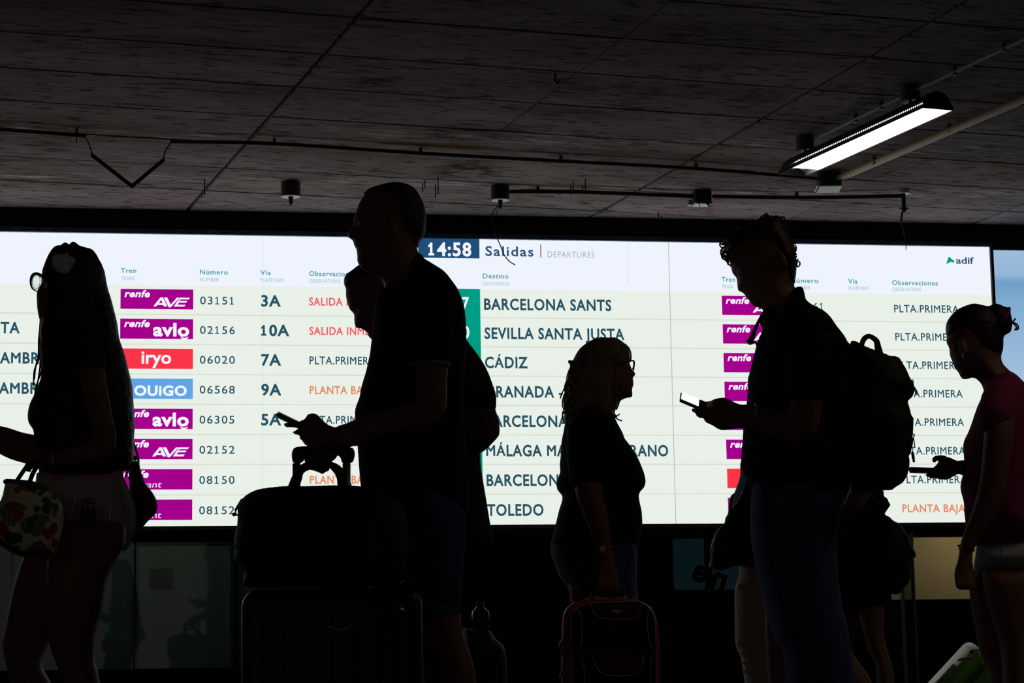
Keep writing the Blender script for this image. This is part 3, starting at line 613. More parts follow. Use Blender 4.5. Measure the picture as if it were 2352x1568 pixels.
for s in (0, LL):
    mk('end_cap', (np.array([LP(s, x, z) for x, z in pr]), [tuple(range(len(pr)))]), hm, lamp, smooth=False)
NS = 74
geos = []
for k in range(NS + 1):
    s = 0.03 + (LL - 0.06) * k / NS; w = (LL - 0.06) / NS * 0.27; geos.append((np.array([LP(s - w, -0.070, 0.030), LP(s + w, -0.070, 0.030), LP(s + w, -0.067, 0.039), LP(s - w, -0.067, 0.039)]), [(0, 1, 2, 3)]))
geos.append((np.array([LP(0, -0.070, 0.030), LP(0.03, -0.070, 0.030), LP(0.03, -0.067, 0.039), LP(0, -0.067, 0.039)]), [(0, 1, 2, 3)])); geos.append((np.array([LP(LL - .03, -0.070, 0.030), LP(LL, -0.070, 0.030), LP(LL, -0.067, 0.039), LP(LL - .03, -0.067, 0.039)]), [(0, 1, 2, 3)]))
mk('vent_bars', geos, hm, lamp, kind='stuff', smooth=False)
rm = mat('white_reflector', (0.8, 0.8, 0.78), 0.4)
mk('reflector', [strip([(-0.062, 0.052), (-0.03, 0.07), (0.03, 0.07), (0.066, 0.035), (0.082, 0.004)], 0.002, LL - 0.002), strip([(-0.082, 0.003), (-0.068, 0.027)], 0.002, LL - .002)], rm, lamp)
tub = emis('tube_light', (255, 252, 248), 3.0)
for x in (-0.030, 0.030): mk('fluorescent_tube', cyl3(LP(LL / 2 - 0.03, x, 0.035), 0.019, LL - 0.18, 12, la), tub, lamp)
for x in (-0.030, 0.030): mk('tube_holder', cyl3(LP(LL - 0.09, x, 0.035), 0.017, 0.05, 12, la), rm, lamp, smooth=False); mk('tube_holder', cyl3(LP(0.045, x, 0.035), 0.017, 0.03, 12, la), rm, lamp, smooth=False)
mk('diffuser', [strip([(-HW + 0.006, 0.003), (HW - 0.006, 0.003)], 0.14 * 0 + 0.004, LL - 0.16)], emis('lamp_diffuser', (255, 253, 250), 1.25), lamp, smooth=False)
for s, px, py in ((0.26, 2110, 215), (LL - 0.16, 1850, 345)):
    e = LP(s, 0.0, 0.0); mk('mount', [cyl3((e[0], e[1], ZC - 0.04), 0.050, 0.084, 20), cyl3((e[0], e[1], LZ + 0.12), 0.008, 0.10, 8)], mat('mount_grey', (0.07, 0.08, 0.08), 0.4), lamp, smooth=False)
# threaded rods and hooks left in the ceiling
def rod(px, py0, py1, lab, w=0.0035, hook=False):
    a = cp(px, py0, ZC); b_ = cy_(px, py1, a[1]); L_ = a[2] - b_[2] + 0.01
    pts = [(a[0], a[1], ZC + 0.01), (a[0], a[1], b_[2])]
    o = mk('threaded_rod' if not hook else 'ceiling_hook', tube3(pts if not hook else pts + [(a[0] + 0.012, a[1], b_[2] - 0.012), (a[0] + 0.022, a[1], b_[2] + 0.004)], w, 6, 1 if not hook else 3), pipe, label=lab, cat='rod' if not hook else 'hook')
G1 = 'threaded rods left of the head of the tall man'; 
for k, (px, a, b_) in enumerate(((971, 421, 440), (976, 414, 430), (1000, 424, 454), (1006, 407, 444))):
    o = rod(px, a, b_, None)
rods = [o for o in COL.objects if o.name.startswith('threaded_rod')]
for o, s in zip(rods, ('short threaded rod just right of the tall man\'s head, first of four', 'second thin rod right of the tall man\'s head, set a little higher', 'longest rod of the four right of the tall man\'s head', 'rod reaching highest of the four right of the tall man\'s head')): o['label'] = s; o['group'] = 'threaded rods beside the tall man'
for px, a, b_, s in ((1311, 426, 447, 'lower left rod of the four above the title on the board'), (1317, 418, 436, 'upper left rod of the four above the title on the board'), (1338, 426, 443, 'lower right rod of the four above the title on the board'), (1344, 411, 440, 'upper right rod of the four above the title on the board')):
    rod(px, a, b_, s)
rod(470, 412, 447, 'single threaded rod hanging at the diagonal joint left of the round socket'); rod(1275, 168, 186, 'bent dark hook in the patched joint high on the ceiling', 0.006, True); rod(1512, 487, 498, 'small hook low on the ceiling above the board', 0.004, True); rod(176, 293, 327, 'thin rod crossing the conduit at the upper left')

# ================================================================== PEOPLE
def sgn(f): return -1 if f == 'L' else 1
def legs_feet(F, o, hip, knee, px_ank, w, rh, rk, ra, face, shoe_m, geos, m=None):
    """adds a leg tube down to the ankle (px, beyond the frame) and a shoe"""
    ya = F.py(px_ank, 0.09, w); geos.append(F.tube([(hip[0], hip[1], w, rh), ((hip[0] + knee[0]) / 2, (hip[1] + knee[1]) / 2, w, (rh * 1.1 + rk) / 2), (knee[0], knee[1], w, rk), ((knee[0] * 2 + px_ank) / 3 - sgn(face) * 4, (knee[1] * 2 + ya) / 3, w, rk * 0.98), (px_ank, ya, w, ra)], 12, 4))
    return ya
def shoe(F, parent, px, w, face, m):
    s = sgn(face); a = F.p(px, F.py(px, 0.045, w), w); fw = F.r * s
    g = ell3(a + fw * 0.075 + np.array([0, 0, -0.0]), [fw * 0.135, F.h * 0.045, np.array([0, 0, 0.045])]); g[0][:, 2] = np.maximum(g[0][:, 2], 0.0)
    g2 = ell3(a + np.array([0, 0, 0.03]), [fw * 0.06, F.h * 0.042, np.array([0, 0, 0.06])]); g2[0][:, 2] = np.maximum(g2[0][:, 2], 0.0)
    mk('shoe', [g, g2], m, parent, vox=0.008)
def eyes(F, parent, px, py, face, wv=0.043, r=0.012):
    for s in (-1, 1):
        c = F.p(px, py, 0) + F.h * wv * s; e = mk('eye', ell3(c, [F.r * r, F.h * r, np.array([0, 0, r])], 12, 8), eyew, parent)
        mk('iris', ell3(c + F.r * sgn(face) * r * 0.75 + F.h * s * r * 0.45, [F.r * r * 0.35, F.h * r * 0.35, np.array([0, 0, r * 0.4])], 8, 6), mat('iris', (0.02, 0.012, 0.008), 0.2), e)
def fingers(F, specs, r):
    """specs: list of px polylines [(px,py,w)...]"""
    return [F.tube([(a, b, w, r * (1.0 - 0.18 * k / max(1, len(s) - 1))) for k, (a, b, w) in enumerate(s)], 8, 3) for s in specs]
shoem = mat('dark_shoe', (0.02, 0.02, 0.02), 0.5); shoew = mat('pale_trainer', (0.4, 0.4, 0.38), 0.6)
VX = 0.0065

# ---------------- tall smiling man with polo shirt
F = Fig(6.3, 930)
head_p = [(962, 584), (957.5, 568), (964, 553), (972, 544), (976, 532), (977.5, 510), (976.5, 488), (973, 473), (966, 458), (956, 438), (944, 429), (925, 422), (908, 420.5), (889, 422.5), (870, 428), (852, 433.5), (840, 441), (833, 455), (825, 465), (820.5, 477), (818.5, 486), (814, 494), (812, 502), (812.8, 513), (808, 521), (800, 533), (796.1, 542), (800.5, 546.4), (810.2, 547.5), (811.9, 560), (815.3, 568.6), (820.5, 572), (817.9, 578.8), (821.6, 587), (818.7, 597), (823.9, 608), (832, 619), (848, 627), (866, 634), (880, 645), (884, 670), (930, 700), (985, 690), (985, 625), (970, 598)]
shirt_p = [(962, 586), (971, 589), (974, 597.5), (985, 602), (998.4, 611), (1013.7, 619.7), (1025.6, 629), (1037.6, 645), (1052, 664.8), (1059.7, 682), (1066.5, 702), (1069.9, 729), (1070.8, 753), (1071.6, 784), (1070, 830), (1066, 900), (1068, 980), (1074, 1060), (1078, 1120), (1074, 1183), (1000, 1192), (905, 1200), (840, 1190), (828, 1120), (822, 1040), (818, 980), (813.6, 945), (818, 931), (826.4, 912), (828, 893.7), (835.8, 868), (841.7, 849.5), (845, 831.6), (850.3, 809.5), (851, 796), (853.7, 780.5), (856, 730), (862, 690), (876, 668), (884, 690), (900, 668), (930, 640), (950, 610)]
g = [F.inflate(head_p, 0.080, 0.088, step=0.010), F.inflate(shirt_p, 0.16, 0.14, shrink=0.016),
     F.ell(900, 520, -0.076, 12, 24, 0.016, -0.15), F.ell(900, 520, 0.076, 12, 24, 0.016, -0.15)]
# near arm, hand gripping the handle; far arm hanging behind
g += [F.tube([(985, 705, -0.15, 44), (992, 780, -0.19, 42), (990, 870, -0.20, 37), (982, 945, -0.19, 36), (900, 968, -0.15, 35), (835, 988, -0.13, 31), (785, 1004, -0.12, 25), (762, 1014, -0.12, 24)], 12, 4)]
g += [F.ell(741, 1033, -0.12, 38, 29, 0.022, 0.35)]
g += fingers(F, [[(722, 1014, -0.16), (709, 1032, -0.175), (706, 1056, -0.165), (714, 1074, -0.14)], [(736, 1014, -0.16), (722, 1036, -0.178), (720, 1060, -0.168), (727, 1077, -0.14)], [(750, 1018, -0.16), (738, 1040, -0.178), (735, 1064, -0.168), (740, 1082, -0.14)], [(764, 1022, -0.155), (754, 1042, -0.17), (750, 1062, -0.16), (753, 1076, -0.14)]], 9.0)
g += fingers(F, [[(760, 1012, -0.10), (742, 1010, -0.075), (722, 1022, -0.065), (712, 1038, -0.07)]], 10.0)
g += [F.tube([(975, 710, 0.15, 42), (1000, 800, 0.18, 38), (1010, 900, 0.18, 34), (1000, 1000, 0.16, 30), (985, 1090, 0.15, 24), (980, 1130, 0.15, 26)], 10, 4), F.ell(975, 1160, 0.15, 24, 38, 0.018)]
g += fingers(F, [[(966 + 9 * k, 1180, 0.15), (962 + 9 * k, 1210, 0.155), (962 + 8 * k, 1228, 0.15)] for k in range(4)] + [[(960, 1150, 0.15), (948, 1175, 0.14), (945, 1190, 0.14)]], 8)
ya = legs_feet(F, None, (985, 1190), (1018, 1452), 1120, -0.09, 58, 44, 30, 'L', None, g); yb = legs_feet(F, None, (940, 1190), (905, 1470), 860, 0.09, 58, 44, 30, 'L', None, g)
g += [F.inflate([(1005, 1390), (1050, 1395), (1053, 1418), (1060, 1445), (1075, 1485), (1085, 1513), (1091, 1533), (1093, 1567), (1098, 1610), (1112, 1700), (1070, 1700), (1035, 1610), (1018, 1568), (1008, 1520), (1000, 1470), (990, 1420)], 0.055, 0.05, w0=-0.09)]
P2 = mk('person', g, skin, label='tall smiling man in a black polo shirt and denim shorts, gripping the black suitcase handle', cat='person', origin=F.p(960, F.py(960, 0.0)), vox=VX)
eyes(F, P2, 826, 522, 'L')
mk('hair', [F.inflate([(963, 575), (961, 560), (968, 550), (974, 543), (978, 532), (979.5, 510), (978.5, 488), (975, 471), (968, 456), (957, 436), (945, 427), (925, 420), (908, 418.5), (889, 420.5), (870, 426), (851, 431.5), (838, 439), (834, 450), (850, 452), (872, 468), (884, 492), (888, 520), (905, 548), (925, 556), (945, 570)], 0.085, 0.075, step=0.012)], hairgr, P2, vox=0.008)
sh = mk('polo_shirt', [F.inflate(shirt_p, 0.185, 0.13), F.tube([(985, 690, -0.14, 50), (990, 760, -0.185, 50), (984, 835, -0.20, 49)], 14, 4, cap=False), F.tube([(985, 700, 0.14, 48), (1000, 780, 0.18, 44), (1006, 835, 0.18, 42)], 12, 4, cap=False)], black, P2, vox=0.009)
mk('collar', [F.inflate([(961, 582), (972, 588), (975, 600), (940, 640), (905, 668), (884, 690), (870, 672), (892, 655), (915, 635), (940, 600)], 0.10, 0.05, step=0.012)], black, P2)
mk('sleeve_cuff', [F.tube([(984, 833, -0.20, 50), (984, 843, -0.20, 50.5)], 18, 1, cap=False)], mat('cuff_piping', (0.10, 0.13, 0.14), 0.8), P2)
mk('denim_shorts', [F.inflate([(870, 1160), (1060, 1165), (1066, 1200), (1054, 1240), (1050, 1300), (1050, 1410), (960, 1418), (890, 1412), (850, 1400), (842, 1300), (846, 1200)], 0.17, 0.13), F.tube([(985, 1200, -0.09, 88), (1000, 1300, -0.09, 66), (1008, 1408, -0.09, 50)], 14, 3)], denim, P2, vox=0.009)
mk('shorts_turn_up', [F.tube([(1003, 1386, -0.09, 52.5), (1006, 1413, -0.09, 52.5)], 20, 1, cap=False)], denimlt, P2)
shoe(F, P2, 1120, -0.09, 'L', shoem); shoe(F, P2, 860, 0.09, 'L', shoem)

# ---------------- man behind him looking down at his phone
F = Fig(6.95, 940)
h3 = [(853.7, 780.5), (848.5, 773.7), (844, 770.3), (844.6, 765), (840.9, 759), (835, 757.5), (828, 751.6), (818.7, 755), (814.5, 748), (813.3, 736), (813.6, 722.6), (810, 715.8), (802.6, 711.5), (796.6, 692), (793.7, 678), (795, 664.7), (792, 655), (790.7, 645), (800, 628), (822, 612), (850, 604), (890, 606), (925, 625), (948, 660), (956, 700), (985, 745), (1005, 800), (960, 850), (910, 830), (880, 795), (866, 784)]
s3 = [(965, 720), (1000, 735), (1040, 758), (1071, 784), (1084, 796), (1092, 808), (1099, 825), (1105, 845), (1113, 866), (1118, 900), (1112, 960), (1104, 1020), (1104, 1067), (1112.5, 1120), (1119, 1159), (1126, 1203), (1132, 1232), (1137, 1256), (1105, 1264), (1068, 1271), (1000, 1262), (920, 1250), (880, 1180), (868, 1060), (862, 960), (850, 900), (862, 830), (900, 790), (930, 750)]
g = [F.inflate(h3, 0.078, 0.085, step=0.010), F.inflate(s3, 0.15, 0.13, shrink=0.014), F.ell(893, 700, -0.075, 11, 22, 0.015, 0.5), F.ell(893, 700, 0.075, 11, 22, 0.015, 0.5)]
g += [F.tube([(1030, 800, -0.16, 38), (1075, 870, -0.20, 37), (1100, 935, -0.21, 33), (1112, 990, -0.20, 34), (1050, 1012, -0.17, 33), (950, 1010, -0.10, 30), (840, 1000, -0.04, 24), (790, 993, -0.02, 21)], 12, 4)]
g += [F.inflate([(1100, 905), (1137, 931), (1142, 957), (1148, 980.5), (1148.6, 996), (1144, 1004), (1132, 1016), (1122, 1028), (1106.5, 1040), (1080, 1050), (1070, 1000), (1080, 930)], 0.045, 0.04, w0=-0.2),
      F.inflate([(684, 974), (693, 966), (702, 962.5), (703.3, 956), (707, 950.4), (718.6, 947.8), (727.5, 949.7), (741.6, 963.8), (749, 972.7), (762, 979), (776, 982), (800, 985), (800, 1012), (760, 1016), (720, 1022), (704, 1026), (695, 1014), (688, 1004), (690, 990)], 0.034, 0.026, w0=-0.01, step=0.009)]
g += fingers(F, [[(705, 985, -0.035), (680, 977, -0.035), (656, 975.5, -0.025)], [(708, 992, -0.01), (690, 991, -0.01), (677, 992.5, -0.005)], [(710, 1003, 0.005), (698, 1004, 0.005), (691, 1005, 0.01)], [(715, 1012, 0.02), (705, 1010, 0.022), (698, 1009, 0.025)], [(722, 962, 0.0), (704, 968, -0.02), (689, 971, -0.03)]], 7.2)
g += [F.tube([(1010, 800, 0.15, 38), (1040, 900, 0.18, 33), (1060, 980, 0.17, 32), (960, 1015, 0.12, 28), (860, 1010, 0.06, 22)], 10, 4), F.ell(838, 1008, 0.05, 24, 16, 0.03)]
g += fingers(F, [[(826, 1000 + 6 * k, 0.04 + 0.012 * k), (808, 1002 + 6 * k, 0.04 + 0.012 * k), (800, 1010 + 5 * k, 0.04 + .012 * k)] for k in range(4)] + [[(835, 996, 0.03), (820, 990, 0.02), (808, 990, 0.02)]], 7)
legs_feet(F, None, (1010, 1230), (1000, 1470), 1010, -0.09, 50, 36, 26, 'L', None, g); legs_feet(F, None, (970, 1230), (930, 1480), 900, 0.09, 50, 36, 26, 'L', None, g)
P3 = mk('person', g, skin, label='man bent over his phone half hidden behind the tall smiling man, elbow out', cat='person', origin=F.p(970, F.py(970, 0.0)), vox=VX)
eyes(F, P3, 823, 720, 'L')
mk('hair', [F.inflate([(795, 668), (791, 657), (789, 648), (790, 637), (795, 629.5), (801, 625.5), (807, 623), (815, 615), (824, 608), (850, 600), (892, 602), (928, 622), (951, 658), (959, 700), (950, 725), (920, 715), (900, 680), (870, 665), (830, 662)], 0.086, 0.075, step=0.012)], hairdk, P3, vox=0.008)
mk('shirt', [F.inflate(s3, 0.175, 0.12), F.tube([(1030, 800, -0.15, 46), (1075, 862, -0.195, 45), (1103, 922, -0.21, 40)], 12, 4), F.tube([(1010, 800, 0.15, 44), (1036, 880, 0.18, 40)], 12, 3)], mat('grey_green_shirt', (0.045, 0.050, 0.045), 0.9, bump=0.5, bscale=12), P3, vox=0.009)
mk('trousers', [F.inflate([(900, 1220), (1060, 1220), (1064, 1290), (1056, 1400), (1050, 1480), (900, 1480), (890, 1320)], 0.15, 0.12)], black, P3, vox=0.010)
shoe(F, P3, 1010, -0.09, 'L', shoem); shoe(F, P3, 900, 0.09, 'L', shoem)
def slab(F, a, b, w, depth, th, drop=0.0):
    """thin slab from px a to px b, spanning depth along the view; drop lowers the near edge"""
    A_, B_ = F.p(*a, w), F.p(*b, w); L_ = B_ - A_; n = np.cross(L_, F.h); n /= np.linalg.norm(n); n *= (1 if n[2] > 0 else -1)
    D_ = F.h * depth / 2 + np.array([0, 0, drop / 2]); n = np.cross(L_, D_); n /= np.linalg.norm(n); n *= (1 if n[2] > 0 else -1)
    c = (A_ + B_) / 2; lx = np.linalg.norm(L_); ly = np.linalg.norm(D_) * 2; g = rbox((lx, ly, th), min(th * 0.45, 0.004), 2)
    R_ = np.column_stack([L_ / lx, D_ / np.linalg.norm(D_), n]); return xf(g, R_, c), (R_, c, lx, ly, n)
g, _ = slab(F, (635.5, 952.5), (700, 984), -0.01, 0.070, 0.0095)
ph = mk('mobile_phone', g, blackp, label='dark phone held out by the man looking down behind the tall man', cat='phone', smooth=False)
g, (R_, c_, lx, ly, n_) = slab(F, (637, 951), (699, 981), -0.01, 0.064, 0.001, 0); mk('phone_screen', xf(box((0, 0, 0.006), (lx * .98, ly, 0.001)), R_, c_), mat('dark_glass_screen', (0.01, 0.01, 0.012), 0.1), ph, smooth=False)

# ---------------- black suitcase with a soft bag on top
F = Fig(6.0, 760); blk = nylon
L_, R__ = F.p(557, 1500), F.p(968, 1500); zt = F.p(760, 1354)[2]; wd = np.linalg.norm(R__ - L_); cc = (L_ + R__) / 2
Rm = np.column_stack([F.r, F.h, [0, 0, 1.0]])
sc = thing('suitcase', (cc[0], cc[1], 0), 'large black upright suitcase with a silver emblem, beside the tall man', 'suitcase')
mk('shell', xf(rbox((wd, 0.27, zt - 0.06), 0.045, 4), Rm, (cc[0], cc[1], 0.06 + (zt - 0.06) / 2)), blackp, sc)
for k in range(7):
    mk('rib', xf(rbox((0.012, 0.008, zt - 0.22), 0.004, 2), Rm, cc * [1, 1, 0] + F.r * (-0.18 + 0.06 * k) - F.h * 0.137 + np.array([0, 0, 0.06 + (zt - 0.06) / 2])), blackp, sc)
for sx_ in (-1, 1):
    for sy_ in (-1, 1): mk('wheel', cyl3(cc * [1, 1, 0] + F.r * sx_ * (wd / 2 - 0.05) + F.h * sy_ * 0.09 + np.array([0, 0, 0.032]), 0.032, 0.025, 18, F.r), blackp, sc)
mk('emblem', F.tube([(754, 1438, -0.147, 2.6), (768, 1442.5, -0.147, 3), (783, 1447, -0.147, 3), (795, 1443, -0.147, 3), (811, 1433.5, -0.147, 2.4)], 6, 3), mat('dull_silver', (0.28, 0.29, 0.28), 0.5, 0.3), sc)
for px in (681, 796): mk('pull_post', F.tube([(px, 1345, 0.02, 9.5), (px, 1064, 0.02, 9.5)], 10, 1, cap=False), silver if px > 700 else blackp, sc)
mk('pull_grip', F.inflate([(676, 1026.5), (701, 1024), (760, 1024), (810, 1026), (816, 1040), (812, 1060), (803, 1064), (786, 1064.5), (782, 1050), (774.7, 1045), (740, 1046), (702, 1050), (694, 1063), (673, 1064), (670, 1050), (670, 1038)], 0.018, 0.012, w0=0.02, step=0.010), blackp, sc)
duf_p = [(692, 1116.6), (730, 1115.5), (770.3, 1114), (830, 1116), (880, 1126), (915, 1146), (935, 1180), (942, 1240), (938, 1300), (920, 1343), (760, 1349), (600, 1350), (566, 1349), (558.3, 1344), (557.8, 1329), (561.7, 1316), (550.7, 1303), (538.7, 1288), (537, 1275), (539.6, 1260.5), (536, 1255), (538.7, 1233), (542, 1213), (544.7, 1206), (546, 1184), (545.5, 1162), (552.4, 1150), (564.3, 1137), (584.7, 1126), (605, 1121), (657.6, 1115.5)]
df = mk('travel_bag', F.inflate(duf_p, 0.16, 0.12, w0=-0.02), nylon, label='black soft travel bag strapped on top of the large black suitcase', cat='bag')
mk('handle', F.tube([(672, 1122, -0.06, 12), (680, 1100, -0.06, 11), (690, 1080, -0.07, 10), (712, 1066, -0.09, 9), (740, 1060, -0.11, 8), (758, 1066, -0.09, 8), (775, 1082, -0.07, 8.5), (784, 1100, -0.06, 10), (786, 1122, -0.06, 11)], 8, 4), nylon, df)
mk('handle', F.tube([(674, 1122, 0.05, 12), (684, 1098, 0.04, 10), (690, 1080, -0.02, 9), (712, 1070, -0.08, 8), (740, 1064, -0.10, 8), (770, 1072, -0.05, 8), (790, 1092, 0.02, 9), (800, 1122, 0.05, 10)], 8, 4), nylon, df)
mk('zip_pull', [F.tube([(556, 1148, -0.04, 4), (548, 1160, -0.04, 3.5), (541, 1171, -0.04, 3)], 6, 2), F.ell(538, 1181, -0.04, 5, 4.5, 0.005)], blackp, df)
mk('zip_ring', F.tube([(550, 1162, -0.03, 2), (543, 1168, -0.03, 1.8), (541, 1177, -0.03, 1.8), (545, 1183, -0.03, 2)], 6, 3), silver, df)
for px, py in ((557.8, 1148), (555.5, 1160), (557, 1212), (569, 1351)): mk('rivet', F.ell(px, py, -0.07, 2.6, 2.6, 0.003), silver, df)
mk('front_pocket', F.inflate([(640, 1180), (840, 1180), (870, 1210), (870, 1320), (620, 1320), (612, 1210)], 0.03, 0.03, w0=-0.17), nylon, df)
mk('buckle', [F.tube([(920, 1338, -0.155, 2.5), (927, 1334, -0.155, 2.5)], 6, 1), F.ell(943, 1340, -0.15, 2.5, 2.5, 0.003)], silver, df)
mk('strap_clip', F.tube([(917, 1392, -0.15, 2), (923, 1400, -0.15, 4.5), (930, 1405, -0.15, 1.5)], 6, 2), silver, df)

# ---------------- young woman with very long hair
F = Fig(6.3, 190)
g = [F.inflate([(96, 645), (93, 656), (86, 664), (83.4, 672), (84.3, 702), (87.7, 726), (92, 738), (110, 752), (130, 760), (140, 790), (215, 790), (222, 700), (228, 650), (215, 600), (180, 576), (140, 574), (112, 600)], 0.075, 0.085, step=0.010)]
tor1 = [(140, 765), (200, 770), (238, 795), (262, 850), (268, 920), (262, 990), (268, 1060), (282, 1100), (262, 1120), (130, 1120), (92, 1100), (84, 1050), (77, 1000), (77.5, 989), (75, 980.5), (64.7, 974), (62.7, 958), (63.9, 941), (68, 926), (77.5, 909), (90, 880), (104, 830), (120, 790)]
g += [F.inflate(tor1, 0.15, 0.12, shrink=0.012)]
leg_near = [(290, 1190), (290, 1250), (276, 1271), (262, 1296), (249, 1325), (243.5, 1351), (238.4, 1392), (229.9, 1419), (221.4, 1450), (218.8, 1474), (218, 1519), (223, 1533), (231, 1570), (240, 1640), (246, 1720), (250, 1830), (205, 1830), (182, 1720), (166, 1640), (150, 1568), (138, 1545), (126, 1520), (118, 1496), (112, 1477), (108, 1420), (104, 1350), (110, 1250), (120, 1190)]
leg_far = [(230, 1200), (225, 1270), (190, 1350), (150, 1410), (115, 1470), (98, 1508), (97, 1526), (104, 1545), (119, 1568), (134, 1620), (150, 1720), (165, 1830), (118, 1830), (90, 1720), (55, 1640), (25, 1568), (6, 1500), (3.4, 1474), (10, 1440), (22, 1382), (27, 1356), (40, 1310), (60, 1260), (90, 1200)]
g += [F.inflate(leg_near, 0.085, 0.08, w0=-0.09), F.inflate(leg_far, 0.08, 0.075, w0=0.08)]
g += [F.tube([(247, 1830, -0.09, 22), (238, F.py(238, 0.05, -0.09), -0.09, 24)], 8, 1), F.tube([(141, 1830, 0.08, 22), (150, F.py(150, 0.05, 0.08), 0.08, 24)], 8, 1)]
g += [F.tube([(205, 815, -0.13, 30), (215, 880, -0.165, 30), (232, 960, -0.17, 27), (240, 1020, -0.165, 27), (205, 1036, -0.16, 25), (160, 1048, -0.15, 20), (122, 1056, -0.14, 15)], 10, 4), F.ell(98, 1060, -0.135, 22, 14, 0.028, 0.2)]
g += fingers(F, [[(90, 1052 + 5 * k, -0.16 + 0.017 * k), (72, 1052 + 6 * k, -0.165 + 0.018 * k), (62, 1062 + 5 * k, -0.15 + 0.017 * k), (68, 1072 + 3 * k, -0.14 + .017 * k)] for k in range(4)] + [[(104, 1050, -0.12), (90, 1040, -0.10), (76, 1043, -0.10)]], 6.8)
g += [F.tube([(190, 815, 0.13, 30), (185, 900, 0.16, 28), (175, 990, 0.15, 28), (110, 1032, 0.10, 36), (50, 1027, 0.08, 36), (0, 1008, 0.06, 32), (-40, 994, 0.05, 22)], 10, 4), F.ell(-72, 984, 0.05, 34, 24, 0.025, 0.2)]
g += fingers(F, [[(-95, 968 + 8 * k, 0.04), (-118, 960 + 8 * k, 0.035), (-130, 966 + 8 * k, 0.03)] for k in range(4)] + [[(-70, 968, 0.03), (-84, 948, 0.02), (-100, 944, 0.02)]], 7)
P1 = mk('person', g, skin, label='young woman with waist-length hair, glasses and white shorts at the left edge', cat='person', origin=F.p(200, F.py(200, 0.0)), vox=VX)
eyes(F, P1, 108, 662, 'L', 0.05)
hp = [(167.7, 558.7), (158, 563), (150, 562), (140, 565), (128, 563.5), (119, 572), (108, 589), (101, 608), (95, 624), (94, 650), (97, 700), (92, 740), (88.5, 760), (90, 800), (92.5, 830), (94, 870), (88, 905), (100, 940), (118, 900), (130, 850), (136, 800), (150, 790), (176, 800), (190, 850), (205, 930), (225, 1000), (245, 1060), (262, 1078), (282, 1085), (296, 1078), (305, 1062), (309, 1040), (308, 1001), (311, 975), (308, 945), (306.5, 909), (304, 882), (294, 842), (287.8, 815), (274, 778), (270.8, 744), (264, 719), (257, 690), (250, 669), (245, 649), (241.8, 625), (233, 603), (222, 588), (212, 574.5), (203, 570), (184, 566), (176, 561)]
hair = mk('hair', [F.inflate(hp, 0.105, 0.09)], hairbr, P1, vox=0.008)
rs = random.Random(7)
strands = [[(96, 700), (91, 760), (90, 820), (79, 850), (77, 885)], [(93, 740), (89, 780), (88, 815), (82, 842), (79, 870)], [(100, 720), (97, 790), (95, 850), (86, 878), (80, 905)], [(99, 760), (93, 800), (92, 840), (88, 870), (84, 900)], [(205, 572), (213, 577), (222, 590), (228, 604)],
           [(240, 680), (260, 742), (270, 790), (290, 845), (298, 900)], [(242, 690), (266, 760), (282, 820), (300, 880), (306, 950)], [(250, 730), (276, 820), (298, 900), (304, 980), (300, 1060)], [(285, 1000), (292, 1040), (296, 1070), (288, 1095)], [(290, 1020), (300, 1050), (303, 1080), (296, 1098)], [(140, 566), (149, 559), (157, 563)], [(160, 564), (168, 557), (178, 563)]]
mk('hair_strands', [F.tube([(a, b_, -0.01 * (k % 3), 1.9 if k < 4 else 2.6) for a, b_ in s], 5, 4) for k, s in enumerate(strands)] +
   [F.tube([(236 + rs.uniform(-18, 2) + t * 11, 680 + t * 75, -0.085 + rs.uniform(-.01, .02), 3.0 - t * .25) for t in range(6)], 5, 3) for _ in range(14)], hairbr, P1, kind='stuff')
mk('hair_clip', [F.ell(145, 606, -0.10, 24, 23, 0.03, 0.2), F.ell(132, 596, -0.11, 14, 14, 0.02), F.ell(160, 600, -0.11, 13, 12, 0.02), F.ell(148, 620, -0.11, 13, 11, 0.02), F.tube([(154, 588, -0.11, 5), (153, 576, -0.10, 2)], 6, 1), F.tube([(132, 615, -0.1, 4), (115, 612, -0.09, 1.5)], 6, 1), F.tube([(165, 597, -0.1, 4), (180, 590, -0.09, 1.5)], 6, 1)], mat('white_fabric_flower', (0.8, 0.82, 0.84), 0.9, bump=0.8, bscale=30), P1, vox=0.005)
gl_ = mk('glasses', [F.tube([(93, 631, -0.02, 3.4), (84, 628.5, -0.01, 3.8), (76, 631, 0.0, 3.8), (71.5, 640, 0.01, 3.2), (71, 652, 0.01, 2.6), (75, 663, 0.01, 1.8), (84, 669, 0.0, 1.2)], 7, 4), F.tube([(93, 634, -0.03, 3), (110, 638, -0.07, 3), (160, 640, -0.08, 3)], 6, 2)], mat('teal_frame', (0.02, 0.07, 0.07), 0.3), P1)
mk('lens', F.inflate([(92, 634), (80, 632), (74, 640), (74, 655), (80, 666), (90, 660), (93, 648)], 0.001, 0.01, w0=0.0, step=0.02), glassmat('lens_glass', (0.93, 0.97, 0.95)), P1)
mk('top', [F.inflate(tor1, 0.165, 0.115), F.tube([(200, 800, -0.12, 36), (210, 835, -0.15, 36)], 12, 2)], mat('maroon_top', (0.060, 0.018, 0.026), 0.9, bump=0.5, bscale=14), P1, vox=0.009)
shp = [(85, 1078), (170, 1072), (279, 1074), (284, 1095), (289.5, 1108), (303, 1139), (311.6, 1166), (313.5, 1193), (309, 1224), (298, 1249.5), (287, 1267), (276, 1260), (265.6, 1253), (252, 1241), (245, 1239), (200, 1239), (153, 1238), (141, 1243), (100, 1240), (75, 1180), (80, 1120)]
sho = mk('shorts', [F.inflate(shp, 0.165, 0.12)], mat('pale_pink_cotton', (0.60, 0.40, 0.47), 0.9, bump=0.4, bscale=30), P1)
pipm = mat('white_piping', (0.75, 0.78, 0.82), 0.8)
